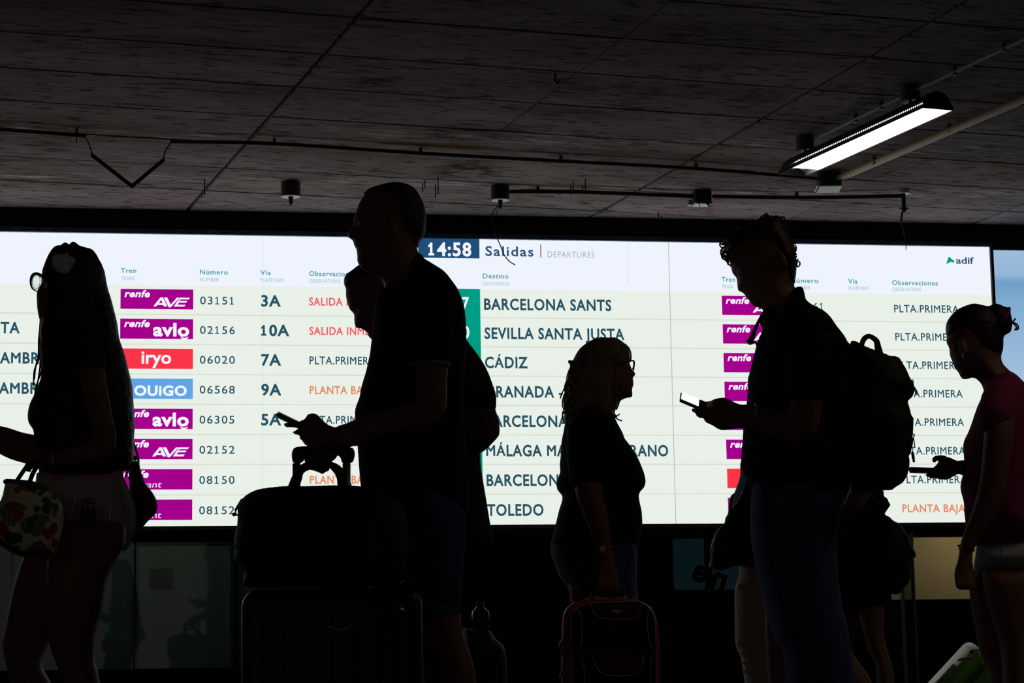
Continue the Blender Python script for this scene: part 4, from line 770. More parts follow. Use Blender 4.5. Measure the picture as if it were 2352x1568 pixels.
def surf(F, poly_fn, pts, off): return None
def on_front(F, poly, wmax, R, pts, w0=0.0, eps=0.004):
    """depth of the front surface of an inflated outline at given pixels"""
    Q = np.array([F.uv(a, b_, w0) for a, b_ in poly]); A_, B_ = Q, np.roll(Q, -1, 0); out = []
    for a, b_ in pts:
        p_ = F.uv(a, b_, w0); ab = B_ - A_; t_ = np.clip(((p_ - A_) * ab).sum(1) / np.maximum((ab ** 2).sum(1), 1e-12), 0, 1); d_ = np.sqrt((((A_ + ab * t_[:, None]) - p_) ** 2).sum(1)).min()
        out.append(w0 - wmax * math.sqrt(max(0, 1 - (1 - min(d_ / R, 1)) ** 2)) - eps)
    return out
def piping(F, poly, wmax, R, pts, r, w0=0.0):
    fine = [tuple(q) for q in catmull([(a, b_, 0) for a, b_ in pts], 5)[:, :2]]
    return F.tube([(a, b_, w, r) for (a, b_), w in zip(fine, on_front(F, poly, wmax, R, fine, w0, 0.001))], 6, 1)
for pts in ([(178, 1085), (174, 1130), (166, 1180), (153, 1236)], [(243, 1072), (251, 1110), (253, 1160), (252, 1210), (251, 1238)], [(153, 1237), (200, 1238), (250, 1240), (268, 1254), (284, 1264)], [(284, 1100), (299, 1140), (308, 1175), (309, 1210), (300, 1244), (288, 1262)]):
    mk('piping', piping(F, shp, 0.165, 0.12, pts, 2.6), pipm, P1)
# printed word on the side of the shorts, reading upward
FC = bpy.data.curves.new('glyph2', 'FONT'); FC.size = 1.0; FC.resolution_u = 2; FO = bpy.data.objects.new('glyph2', FC); COL.objects.link(FO)
def _m2(ch):
    FC.body = ch; FC.offset = 0.035; dg = bpy.context.evaluated_depsgraph_get(); dg.update(); me = bpy.data.meshes.new_from_object(FO.evaluated_get(dg)); v = np.array([x.co[:2] for x in me.vertices]); f = [tuple(p.vertices) for p in me.polygons]; bpy.data.meshes.remove(me); return v, f
y_ = 1209.0
for ch, hgt in (('N', 24), ('E', 24), ('W', 25), ('-', 7)):
    v, f = _m2(ch); v = v - v.min(0); v = v / v.max(0); y1_ = y_ - hgt
    lo = 184 if ch != '-' else 202; hi = 217 if ch != '-' else 206
    pts = [(hi - (hi - lo) * b_ + (1209 - y_) * 0.06, y_ - hgt * a * 0.92) for a, b_ in v]
    W_ = on_front(F, shp, 0.165, 0.12, pts, 0, 0.003)
    mk('lettering', (np.array([F.p(a, b_, w) for (a, b_), w in zip(pts, W_)]), f), mat('print_dark', (0.05, 0.035, 0.045), 0.9), P1, smooth=False); y_ = y1_
bpy.data.objects.remove(FO)
mk('bracelet', [F.tube([(118 + 4 * math.sin(t_), 1054 - 14 * math.cos(t_), -0.145 - 0.02 * math.sin(t_), 2.5) for t_ in np.linspace(0, 6.28, 11)], 6, 2)], mat('white_band', (0.4, 0.38, 0.36), 0.5), P1)
shoe(F, P1, 240, -0.09, 'L', shoew); shoe(F, P1, 150, 0.08, 'L', shoew)
def floral():
    m = bpy.data.materials.new('tropical_print'); m.use_nodes = True; nt = m.node_tree; N = nt.nodes; b = N['Principled BSDF']; b.inputs['Roughness'].default_value = 0.6
    tc = N.new('ShaderNodeTexCoord'); ns = N.new('ShaderNodeTexNoise'); ns.inputs['Scale'].default_value = 14; add = N.new('ShaderNodeMixRGB'); add.blend_type = 'ADD'; add.inputs[0].default_value = 0.09
    nt.links.new(tc.outputs['Object'], add.inputs[1]); nt.links.new(tc.outputs['Object'], ns.inputs['Vector']); nt.links.new(ns.outputs['Color'], add.inputs[2])
    vo = N.new('ShaderNodeTexVoronoi'); vo.inputs['Scale'].default_value = 24; nt.links.new(add.outputs[0], vo.inputs['Vector'])
    sp = N.new('ShaderNodeSeparateColor'); nt.links.new(vo.outputs['Color'], sp.inputs[0])
    r = N.new('ShaderNodeValToRGB'); r.color_ramp.interpolation = 'CONSTANT'; el = r.color_ramp.elements; el[0].position = 0; el[0].color = (0.03, 0.13, 0.05, 1); el[1].position = 0.36; el[1].color = (0.46, 0.05, 0.05, 1)
    for p, c in ((0.56, (0.60, 0.18, 0.24)), (0.66, (0.02, 0.06, 0.04)), (0.80, (0.25, 0.34, 0.12)), (0.88, (0.45, 0.09, 0.03))): x = el.new(p); x.color = (*c, 1)
    nt.links.new(sp.outputs[0], r.inputs[0])
    mr = N.new('ShaderNodeValToRGB'); mr.color_ramp.elements[0].position = 0.50; mr.color_ramp.elements[1].position = 0.58; nt.links.new(vo.outputs['Distance'], mr.inputs[0])
    n2 = N.new('ShaderNodeTexWave'); n2.inputs['Scale'].default_value = 30; n2.inputs['Distortion'].default_value = 5; nt.links.new(tc.outputs['Object'], n2.inputs['Vector'])
    mm = N.new('ShaderNodeMixRGB'); mm.blend_type = 'MULTIPLY'; mm.inputs[0].default_value = 0.5; nt.links.new(r.outputs[0], mm.inputs[1]); nt.links.new(n2.outputs['Color'], mm.inputs[2])
    mx = N.new('ShaderNodeMixRGB'); nt.links.new(mr.outputs[0], mx.inputs[0]); nt.links.new(mm.outputs[0], mx.inputs[1]); mx.inputs[2].default_value = (0.75, 0.70, 0.50, 1); nt.links.new(mx.outputs[0], b.inputs['Base Color']); return m
FB = Fig(5.98, 60)
bp_ = [(16, 1104), (60, 1108), (103, 1122), (128, 1130), (146, 1159), (147, 1193), (139.6, 1227), (131, 1268), (118, 1285), (95, 1280), (51, 1277), (27, 1270), (0, 1252), (-18, 1235), (-22, 1200), (-8, 1165), (5, 1142), (11, 1112)]
bag = mk('handbag', FB.inflate(bp_, 0.07, 0.05), floral(), label='floral tropical-print handbag with a teal rim hanging from her wrist', cat='bag')
mk('rim', FB.tube([(14, 1106, -0.02, 7), (40, 1108, -0.035, 7.5), (75, 1112, -0.04, 7.5), (104, 1122, -0.03, 7)], 8, 3), mat('teal_trim', (0.02, 0.13, 0.15), 0.5), bag)
mk('handle', FB.tube([(36, 1108, -0.03, 5), (52, 1084, -0.02, 5), (66, 1066, 0.06, 5), (84, 1060, 0.12, 5)], 8, 3), blackp, bag)
mk('handle', FB.tube([(66, 1112, -0.03, 5), (76, 1086, -0.02, 5.5), (86, 1070, 0.06, 5.5), (94, 1060, 0.12, 5)], 8, 3), blackp, bag)
mk('base_panel', FB.inflate([(-20, 1225), (0, 1232), (40, 1246), (80, 1262), (106, 1272), (112, 1286), (95, 1282), (51, 1279), (27, 1272), (0, 1254), (-20, 1240)], 0.074, 0.04), blackp, bag)
mk('tag_strap', FB.tube([(28, 1270, 0.0, 3), (27, 1300, 0.0, 3), (26, 1345, 0.0, 3)], 6, 2), pipm, bag)
FS = Fig(6.40, 320)
sb_ = mk('shoulder_bag', FS.inflate([(296, 1062), (318, 1056), (323.5, 1081), (332, 1108), (349, 1128.5), (359, 1145.6), (363, 1162.6), (357.6, 1180), (339, 1197), (328.6, 1210), (313, 1221), (302, 1216), (298, 1160), (296, 1090)], 0.05, 0.04), nylon, label='black shoulder bag behind the hip of the long-haired woman', cat='bag')
mk('strap', FS.tube([(306, 1075, 0, 5), (290, 1000, -0.02, 5), (265, 900, -0.08, 5), (225, 820, -0.12, 5), (200, 790, -0.12, 5)], 6, 3), blackp, sb_)
mk('strap', FS.tube([(318, 1072, 0.02, 3), (317, 1050, 0.02, 3), (308, 1020, 0.02, 3)], 6, 3), blackp, sb_)
mk('tag', FS.ell(310, 1052, -0.02, 6.5, 6, 0.006), mat('pink_tag', (0.8, 0.15, 0.4), 0.5), sb_)

# ---------------- older woman with shoulder-length hair and glasses, facing right
F = Fig(8.0, 1380)
hd = [(1438, 800), (1444, 820), (1446, 838), (1450, 845), (1453, 852), (1456, 853), (1461, 858), (1459, 862), (1452.8, 864.6), (1453.5, 869), (1456.3, 876.7), (1454.7, 880), (1455.7, 885.6), (1452, 890), (1451.8, 896.5), (1453.4, 904), (1452.8, 911.8), (1449, 912.5), (1437.5, 913.7), (1424.7, 920), (1418, 930), (1412, 945), (1414, 962), (1380, 1000), (1330, 990), (1322, 930), (1325, 860), (1345, 805), (1385, 783), (1418, 784)]
t4 = [(1330, 945), (1390, 938), (1414, 960), (1418.8, 974.4), (1427.7, 991), (1432, 1003.8), (1446.8, 1021.6), (1455.8, 1035.7), (1464.7, 1049.7), (1471, 1063.7), (1478.7, 1083), (1483, 1098), (1483.6, 1108.4), (1481.3, 1117.3), (1473.6, 1126), (1466.6, 1131), (1467.2, 1140), (1471, 1161.7), (1473.6, 1168), (1474.9, 1184.6), (1476, 1203.8), (1474.9, 1211), (1470, 1227), (1462, 1260), (1440, 1275), (1370, 1280), (1300, 1272), (1264, 1262), (1263.8, 1252), (1267, 1237), (1274.6, 1209), (1281, 1183), (1284.8, 1167), (1290, 1154), (1292.5, 1140), (1292.5, 1134.5), (1281, 1129), (1276.6, 1112), (1283, 1093), (1287.4, 1084), (1285, 1067.6), (1287.4, 1049.7), (1288.7, 1019), (1291.9, 1001), (1294.4, 991), (1296.3, 978), (1300, 962), (1312, 948)]
g = [F.inflate(hd, 0.072, 0.080, step=0.010), F.inflate(t4, 0.15, 0.13, shrink=0.016)]
g += [F.tube([(1345, 985, -0.13, 30), (1352, 1050, -0.19, 31), (1352, 1120, -0.215, 32), (1364, 1165, -0.21, 28), (1378, 1215, -0.20, 24), (1387, 1262, -0.19, 19), (1391, 1280, -0.19, 20)], 12, 4)]
g += [F.inflate([(1368, 1268), (1369, 1300), (1368, 1330), (1372, 1344), (1395, 1347), (1421, 1343), (1420, 1312), (1413, 1290), (1405, 1266)], 0.022, 0.02, w0=-0.19, step=0.010)]
g += fingers(F, [[(1376 + 13.5 * k, 1330, -0.205), (1375 + 14 * k, 1350, -0.215), (1376 + 14 * k, 1360, -0.20), (1377 + 14 * k, 1352, -0.18)] for k in range(4)] + [[(1374, 1300, -0.17), (1371, 1325, -0.155), (1376, 1348, -0.155)]], 6.6)
g += [F.tube([(1360, 985, 0.13, 30), (1380, 1060, 0.18, 30), (1395, 1140, 0.19, 26), (1410, 1200, 0.17, 22), (1420, 1240, 0.15, 16)], 10, 3), F.ell(1424, 1262, 0.15, 14, 24, 0.02)]
g += fingers(F, [[(1416 + 6 * k, 1278, 0.15), (1418 + 6 * k, 1296, 0.155), (1416 + 6 * k, 1308, 0.15)] for k in range(4)] + [[(1434, 1255, 0.15), (1442, 1272, 0.14), (1440, 1284, 0.14)]], 5.8)
legs_feet(F, None, (1345, 1280), (1345, 1440), 1335, -0.08, 44, 28, 20, 'R', None, g); legs_feet(F, None, (1400, 1280), (1420, 1440), 1425, 0.08, 44, 28, 20, 'R', None, g)
P4 = mk('person', g, skin, label='older woman with shoulder-length fair hair and glasses carrying the red suitcase', cat='person', origin=F.p(1380, F.py(1380, 0.0)), vox=VX)
eyes(F, P4, 1439, 842, 'R', 0.040, 0.011)
h4 = [(1449, 827), (1447.7, 811), (1441.3, 796), (1435, 788), (1420.9, 778), (1410.7, 774), (1394, 775.3), (1380, 773.8), (1364.8, 778), (1349.5, 785.5), (1331.6, 799.5), (1321.4, 815), (1313.8, 831.4), (1304.8, 850.6), (1300.4, 862), (1298.5, 881), (1296.6, 900), (1294, 915.6), (1299, 928), (1296, 945), (1294, 958), (1299, 972), (1320, 968), (1345, 965), (1375, 972), (1400, 968), (1413, 962), (1422, 953), (1413, 955), (1410, 948.8), (1416, 938), (1420, 928), (1424, 918), (1427, 905), (1424, 880), (1430, 860), (1440, 845)]
mk('hair', [F.inflate(h4, 0.088, 0.07, step=0.012)], hairbl, P4, vox=0.007)
mk('hair_strands', [F.tube([(a, b_, -0.02, 1.6) for a, b_ in s], 5, 4) for s in ([(1440, 795), (1447, 806), (1449.5, 818), (1448, 830)], [(1436, 790), (1445, 800), (1449, 812), (1449.5, 824)], [(1296, 905), (1291.5, 922), (1293, 936), (1300, 945)], [(1300, 930), (1293, 945), (1292, 958), (1296, 972)], [(1424, 915), (1421, 928), (1416, 940)], [(1410, 950), (1414, 956), (1423, 951)], [(1412, 952), (1418, 962), (1428, 966)], [(1297, 890), (1290, 905), (1287, 914)])] +
   [F.tube([(1310 + rs.uniform(-4, 30) - t * 2 + 4 * math.sin(t + k), 830 + t * 24, -0.075 + rs.uniform(-.01, .02), 3.2 - t * .2) for t in range(6)], 5, 3) for k in range(16)] +
   [F.tube([(1412 + rs.uniform(-8, 16) + 3 * math.sin(t + k), 800 + t * 22, -0.066 + rs.uniform(-.008, .012), 3.0 - t * .2) for t in range(6)], 5, 3) for k in range(10)], hairbl, P4, kind='stuff')
mk('glasses', [F.tube([(1444, 828.5, -0.03, 1.8), (1456, 828.5, -0.02, 1.8), (1456.5, 840, -0.02, 1.6), (1454, 854, -0.02, 1.4), (1450.5, 849, -0.035, 1.3), (1445.5, 836, -0.045, 1.3), (1444, 828.5, -0.045, 1.5)], 6, 2), F.tube([(1446, 830, -0.05, 1.6), (1430, 833, -0.075, 1.6), (1400, 838, -0.08, 1.6)], 6, 2), F.tube([(1444, 828.5, 0.03, 1.8), (1455, 829, 0.02, 1.6), (1455, 842, 0.02, 1.4), (1450, 850, 0.03, 1.3), (1444, 836, 0.045, 1.3), (1444, 829, 0.04, 1.5)], 6, 2)], blackp, P4)
mk('blouse', [F.inflate(t4, 0.17, 0.12), F.tube([(1340, 985, -0.12, 38), (1344, 1045, -0.18, 43), (1350, 1098, -0.205, 42)], 14, 4), F.tube([(1360, 985, 0.12, 38), (1378, 1045, 0.17, 40), (1388, 1090, 0.18, 38)], 12, 3)], mat('navy_blouse', (0.006, 0.014, 0.022), 0.9, bump=0.4, bscale=60, spec=0.15), P4, vox=0.009)
mk('blouse_neckline', F.tube([(1395, 945, -0.05, 2), (1412, 968, -0.045, 3), (1425, 990, -0.03, 3), (1432, 1004, -0.01, 2)], 6, 3), mat('brown_lace', (0.06, 0.045, 0.04), 0.9), P4)
mk('trousers', [F.inflate([(1264, 1250), (1300, 1240), (1440, 1240), (1464, 1250), (1464, 1290), (1463, 1340), (1467, 1368), (1464, 1450), (1455, 1560), (1450, 1760), (1395, 1790), (1300, 1790), (1305, 1650), (1318, 1560), (1322, 1420), (1319, 1378), (1304, 1350), (1285, 1325), (1274.6, 1298), (1266, 1278)], 0.185, 0.065)], denim, P4, vox=0.009)
wt = mk('wristwatch', [F.tube([(1386 + 21 * math.cos(t_), 1261 - 4 * math.cos(t_), -0.19 - 0.031 * math.sin(t_), 3.6) for t_ in np.linspace(0, 6.283, 17)], 6, 1)], mat('watch_strap', (0.20, 0.18, 0.18), 0.5, 0.5), P4)
mk('watch_face', F.ell(1382.5, 1261.5, -0.224, 8, 7.5, 0.003), mat('watch_dial', (0.45, 0.5, 0.52), 0.3), wt)
shoe(F, P4, 1330, -0.09, 'R', shoem); shoe(F, P4, 1430, 0.09, 'R', shoem)

# ---------------- red suitcase carried by her
F = Fig(7.71, 1405); redm = mat('red_nylon', (0.50, 0.010, 0.028), 0.45, bump=0.3, bscale=60, spec=0.5); redd = mat('dark_red_panel', (0.07, 0.006, 0.008), 0.6, bump=0.3, bscale=60); darkp = mat('black_red_panel', (0.006, 0.003, 0.003), 0.7, bump=0.3, bscale=60); pip = mat('reflective_piping', (0.55, 0.45, 0.42), 0.25, 0.3)
case_p = [(1340, 1380), (1366, 1377), (1419, 1376), (1457, 1377.5), (1478, 1383), (1496, 1396), (1507, 1416), (1512, 1450), (1515, 1490), (1516, 1600), (1514, 1690), (1500, 1712), (1320, 1716), (1298, 1705), (1291, 1680), (1289, 1560), (1289.8, 1466), (1292, 1421), (1295, 1406), (1302.7, 1394), (1314.8, 1385), (1324, 1381)]
rc = mk('suitcase', F.inflate(case_p, 0.11, 0.02, power=4), redm, label='red soft suitcase with silver piping carried by the older woman', cat='suitcase')
face_p = [(1314.8, 1409), (1328.4, 1395), (1351, 1386), (1381.4, 1383.3), (1419, 1381.5), (1457, 1380.7), (1472, 1383), (1487, 1392), (1498, 1405.7), (1504, 1423.8), (1506, 1459), (1507, 1560), (1506, 1690), (1495, 1705), (1325, 1708), (1317, 1695), (1316.3, 1567), (1313, 1500), (1311.7, 1436)]
mk('front_panel', F.inflate(face_p, 0.025, 0.012, w0=-0.105, power=4), darkp, rc)
mk('face_piping', F.tube([(a, b_, -0.120, 1.5) for a, b_ in face_p + [face_p[0]]], 6, 2), pip, rc)
wf = -0.131
tp = [(1356.4, 1388), (1363, 1405.7), (1375.3, 1416), (1390.4, 1420.8), (1449.5, 1420.8), (1463, 1414.8), (1470.7, 1401), (1473.4, 1388)]
mk('pocket_flap', F.inflate(tp, 0.006, 0.008, w0=-0.128), redd, rc); lp_ = [(1359.9, 1501), (1364.7, 1520.7), (1373.8, 1537), (1387.4, 1548), (1408.6, 1551), (1442, 1551), (1463, 1546.4), (1473.7, 1534), (1477.8, 1519), (1476.7, 1501)]
mk('pocket', F.inflate(lp_, 0.008, 0.01, w0=-0.128), redd, rc)
for pts in (tp, lp_, [(1328.4, 1401), (1334.4, 1414.8), (1336.9, 1436), (1337, 1463), (1333.7, 1481), (1326.9, 1493.5)], [(1489.6, 1405.7), (1486.5, 1423.8), (1487.3, 1445), (1491.8, 1470.8), (1499.4, 1492)], [(1335, 1513), (1341, 1531), (1342, 1567), (1342, 1640)], [(1497, 1502.5), (1494, 1523.7), (1494, 1567), (1494, 1640)]):
    mk('piping', F.tube([(a, b_, wf - 0.003, 1.1) for a, b_ in pts], 6, 3), pip, rc)
mk('badge', F.inflate([(1401, 1399), (1412, 1397.5), (1425, 1399), (1431, 1400.5), (1427, 1408), (1419, 1411), (1410, 1409), (1403, 1403)], 0.003, 0.004, w0=-0.133, step=0.006), mat('badge_metal', (0.45, 0.33, 0.32), 0.4, 0.4), rc)
mk('zip_pull', F.tube([(1408, 1428, -0.134, 1.8), (1409, 1442, -0.134, 2.2)], 6, 1), mat('dull_brass', (0.16, 0.12, 0.10), 0.5, 0.5), rc); mk('zip_pull', F.tube([(1352, 1503, -0.134, 1.8), (1351, 1516, -0.134, 2.2)], 6, 1), MATS['dull_brass'], rc)
mk('top_handle', F.tube([(1360, 1379, 0.09, 5), (1362, 1362, 0.09, 5), (1378, 1357, 0.09, 6), (1412, 1357, 0.09, 6), (1430, 1362, 0.09, 5), (1438, 1379, 0.09, 5)], 8, 3), blackp, rc)
mk('pull_handle_plate', F.inflate([(1363, 1367), (1380, 1371), (1405, 1374), (1425, 1371), (1438, 1366), (1440, 1379), (1363, 1380)], 0.008, 0.006, w0=0.03, step=.01), mat('grey_plastic', (0.32, 0.34, 0.34), 0.4), rc)
for a, b_ in (((1340, 1379), (1350, 1375)), ((1452, 1374), (1459, 1378))): mk('handle_stud', F.tube([(*a, -0.02, 3), (*b_, -0.02, 3.5)], 6, 1), MATS['grey_plastic'], rc)
mk('side_handle', [F.tube([(1298, 1430, -0.085, 5.5), (1300, 1448, -0.085, 5.5), (1299, 1462, -0.085, 5)], 10, 2), F.tube([(1297, 1468, -0.085, 6), (1290, 1478, -0.085, 6), (1296, 1490, -0.085, 6), (1287, 1486, -0.085, 4)], 8, 2)], MATS['grey_plastic'], rc)
mk('luggage_strap', F.tube([(1287, 1484, -0.085, 3.5), (1293, 1500, -0.085, 3.5), (1295, 1520, -0.085, 3.5), (1291, 1542, -0.085, 3.2), (1286, 1556, -0.085, 2)], 8, 3), MATS['grey_plastic'], rc)
for px in (1315, 1490): mk('wheel', cyl3(F.p(px, 1722, 0.08), 0.026, 0.022, 16, F.r), blackp, rc)

# ---------------- man with backpack reading a lit phone
F = Fig(6.6, 1840)
h5 = [(1824, 662), (1825, 642), (1827, 628), (1827.5, 600), (1826, 582), (1821, 562), (1817, 549), (1806, 532), (1790, 522), (1750, 520), (1710, 527), (1685, 545), (1668, 565), (1666, 580), (1674.5, 596), (1678, 609.4), (1681.3, 626.4), (1684.7, 630.7), (1689, 631.6), (1692.4, 641.8), (1693.3, 658.8), (1695, 667.3), (1699, 670), (1706.9, 668.7), (1710.3, 677.5), (1717, 686), (1725.6, 696), (1730.7, 704.8), (1744.3, 705.6), (1751, 708), (1757, 725), (1760, 760), (1840, 760), (1850, 700), (1838, 672)]
s5 = [(1824, 661), (1844, 659.5), (1848.2, 677.5), (1850.8, 691), (1868.7, 703), (1894, 715), (1907.8, 727), (1919.7, 747), (1934.4, 764), (1948.4, 785), (1962, 840), (1966, 920), (1962, 1000), (1955, 1080), (1940, 1135), (1860, 1142), (1790, 1135), (1731, 1108), (1717.5, 1096), (1700.5, 1079), (1703, 1040), (1706, 1007), (1707, 981), (1713.7, 932.4), (1715.4, 924), (1718, 879.6), (1716.2, 871), (1721.4, 859), (1725.6, 839), (1732.4, 813), (1736.7, 795), (1742, 780), (1750, 762), (1754, 750), (1744, 745), (1745, 727), (1756, 712), (1780, 735), (1800, 700)]
g = [F.inflate(h5, 0.080, 0.088, step=0.010), F.inflate(s5, 0.16, 0.14, shrink=0.016), F.ell(1797, 600, -0.077, 11, 23, 0.016, -0.3), F.ell(1797, 600, 0.077, 11, 23, 0.016, -0.3)]
g += [F.tube([(1855, 790, -0.15, 42), (1858, 860, -0.20, 40), (1850, 935, -0.20, 37), (1838, 985, -0.19, 36), (1790, 975, -0.17, 35), (1745, 962, -0.14, 30), (1705, 954, -0.12, 27)], 12, 4)]
g += [F.inflate([(1725, 984), (1686, 984), (1664, 988.6), (1652, 987), (1644, 982), (1635, 975), (1625, 973), (1619, 966), (1614, 958), (1606, 955), (1605, 944), (1600, 938), (1612, 936), (1626, 934), (1622, 927), (1632, 920.5), (1640.5, 915.4), (1655, 913), (1666, 912), (1693, 926.5), (1714, 932), (1730, 938)], 0.034, 0.028, w0=-0.12, step=0.009)]
g += fingers(F, [[(1640, 945, -0.15), (1612, 944, -0.165), (1593, 941.5, -0.155)], [(1645, 955, -0.14), (1620, 955, -0.16), (1604, 954, -0.15)], [(1650, 965, -0.12), (1635, 967, -0.14), (1623, 966, -0.135)], [(1660, 975, -0.10), (1650, 977, -0.115), (1639, 972, -0.115)], [(1655, 925, -0.10), (1640, 924, -0.09), (1621, 926, -0.085)]], 7.4)
g += [F.tube([(1850, 790, 0.15, 42), (1852, 870, 0.19, 37), (1842, 950, 0.18, 34), (1790, 990, 0.12, 32), (1745, 985, 0.04, 26), (1722, 975, 0.0, 20)], 10, 4)]
g += [F.ell(1700, 968, -0.04, 24, 15, 0.02, 0.1)] + fingers(F, [[(1690, 962 + 5 * k, -0.04), (1672, 962 + 5 * k, -0.05), (1660, 964 + 4 * k, -0.06)] for k in range(4)] + [[(1700, 955, -0.03), (1688, 950, -0.04), (1680, 950, -.05)]], 6.5)
legs_feet(F, None, (1835, 1150), (1870, 1450), 1905, -0.085, 54, 34, 26, 'L', None, g); legs_feet(F, None, (1815, 1150), (1790, 1450), 1800, 0.085, 54, 34, 26, 'L', None, g)
P5 = mk('person', g, skin, label='man in black shirt and jeans with a big backpack reading a lit phone', cat='person', origin=F.p(1840, F.py(1840, 0.0)), vox=VX)
eyes(F, P5, 1697, 625, 'L')
hr = [(1826, 655), (1827, 641), (1829.5, 628), (1830, 600), (1829, 582), (1824, 561.7), (1820, 548), (1811, 529.4), (1803, 514), (1796.5, 500), (1782, 497), (1768, 498), (1758, 496), (1749.4, 500), (1736, 506), (1729, 514), (1710, 520), (1696, 523), (1690, 530), (1677, 540), (1667, 543), (1661, 550), (1663, 562), (1664, 575), (1669, 586), (1676, 596), (1700, 592), (1730, 575), (1765, 580), (1785, 605), (1800, 640), (1812, 655)]
curls = []
for k in range(70):
    a = rs.choice(hr[3:27]); cx_, cy__ = a[0] + rs.uniform(-2, 9) * (1 if a[0] < 1740 else -1), a[1] + rs.uniform(1, 12); r_ = rs.uniform(4, 8); ph_ = rs.uniform(0, 6)
    w_ = rs.uniform(-0.06, 0.06)
    curls.append(F.tube([(cx_ + r_ * math.cos(ph_ + t_), cy__ + r_ * math.sin(ph_ + t_), w_ + 0.004 * t_, 1.8) for t_ in np.linspace(0, 4.5, 6)], 5, 2))
curls += [F.tube([(1665, 567, 0, 2.2), (1657, 573, 0, 2.2), (1656, 583, 0, 2.2), (1661, 590, 0, 2.2), (1667, 586, 0, 2)], 6, 3), F.tube([(1668, 572, 0, 2), (1660, 580, 0, 2), (1658, 590, 0, 2.2), (1664, 596, 0, 2.2), (1672, 594, 0, 2)], 6, 3), F.tube([(1758, 500, 0, 2), (1757, 492, 0, 1.6), (1762, 489, 0, 1)], 5, 2), F.tube([(1745, 503, -.02, 2), (1749, 496, -.02, 1.5), (1756, 494, -.02, 1)], 5, 2)]
hx = mk('hair', [F.inflate(hr, 0.088, 0.075, step=0.012)], hairbr, P5, vox=0.007)
mk('hair_curls', curls, hairbr, P5, kind='stuff')
mk('shirt', [F.inflate(s5, 0.185, 0.13), F.tube([(1855, 785, -0.14, 48), (1858, 850, -0.195, 48), (1852, 905, -0.20, 46)], 12, 3), F.tube([(1850, 785, 0.14, 46), (1852, 870, 0.18, 44)], 12, 3)], black, P5, vox=0.009)
mk('collar', [F.inflate([(1824, 661), (1844, 658.5), (1849, 677.5), (1851, 692), (1800, 715), (1775, 745), (1755, 752), (1744, 744), (1745, 727), (1757, 711), (1785, 705)], 0.095, 0.05, step=0.012)], black, P5)
jp = [(1736, 1100), (1850, 1120), (1937, 1110), (1938, 1162), (1925, 1205), (1921.8, 1230), (1921, 1256), (1923.5, 1281), (1925, 1334), (1931, 1360), (1934.6, 1395), (1945.7, 1427.7), (1950.8, 1467), (1957.6, 1504), (1961, 1525), (1965, 1567), (1972, 1680), (1978, 1860), (1880, 1870), (1870, 1700), (1862, 1600), (1850, 1640), (1850, 1860), (1770, 1860), (1785, 1700), (1802, 1600), (1803, 1530), (1794, 1484), (1779, 1470), (1770, 1441), (1756.7, 1395), (1746.4, 1351), (1736, 1307), (1724, 1240), (1722, 1170), (1728, 1120)]
mk('jeans', [F.inflate(jp, 0.195, 0.075)], denim, P5, vox=0.009)
wt = mk('wristwatch', [F.tube([(1737 + 5 * math.cos(t_), 957 + 29 * math.sin(t_), -0.14 - 0.036 * math.cos(t_), 3.5) for t_ in np.linspace(0, 6.283, 15)], 6, 1)], mat('watch_band_grey', (0.16, 0.16, 0.17), 0.4, 0.5), P5)
mk('watch_face', F.ell(1736, 945, -0.178, 5, 10, 0.003), MATS['dull_silver'], wt)
shoe(F, P5, 1905, -0.09, 'L', shoem); shoe(F, P5, 1800, 0.09, 'L', shoem)
hg = mk('glasses', [F.tube([(1760, 708, -0.05, 3.4), (1748, 728, -0.06, 4), (1737, 750, -0.06, 4.6), (1727, 775, -0.06, 6.5), (1723, 784, -0.06, 8)], 8, 3), F.tube([(1764, 712, -0.03, 2), (1752, 738, -0.03, 2.5)], 6, 1)], blackp, label='folded glasses hanging from the collar of the man with the backpack', cat='glasses')
mk('rim', F.tube([(1716, 784, -0.065, 2.4), (1722, 790, -0.065, 2.4), (1730, 787, -0.065, 2.4), (1735, 784, -0.06, 2.4), (1740, 796, -0.05, 3)], 6, 2), galv, hg)
g, (R_, c_, lx, ly, n_) = slab(F, (1562, 911), (1626, 938), -0.12, 0.072, 0.010, 0.030)
ph = mk('mobile_phone', g, blackp, label='phone with a bright white screen held by the man with the backpack', cat='phone', smooth=False)
mk('phone_screen', xf(box((-lx * 0.16, 0, 0.0058), (lx * 0.62, ly * 0.92, 0.001)), R_, c_), emis('phone_glow', (255, 255, 255), 1.3), ph, smooth=False)
mk('phone_edge', xf(box((lx * 0.33, 0, 0.0058), (lx * 0.30, ly * 0.92, 0.001)), R_, c_), mat('phone_dark_ui', (0.05, 0.06, 0.07), 0.3), ph, smooth=False)
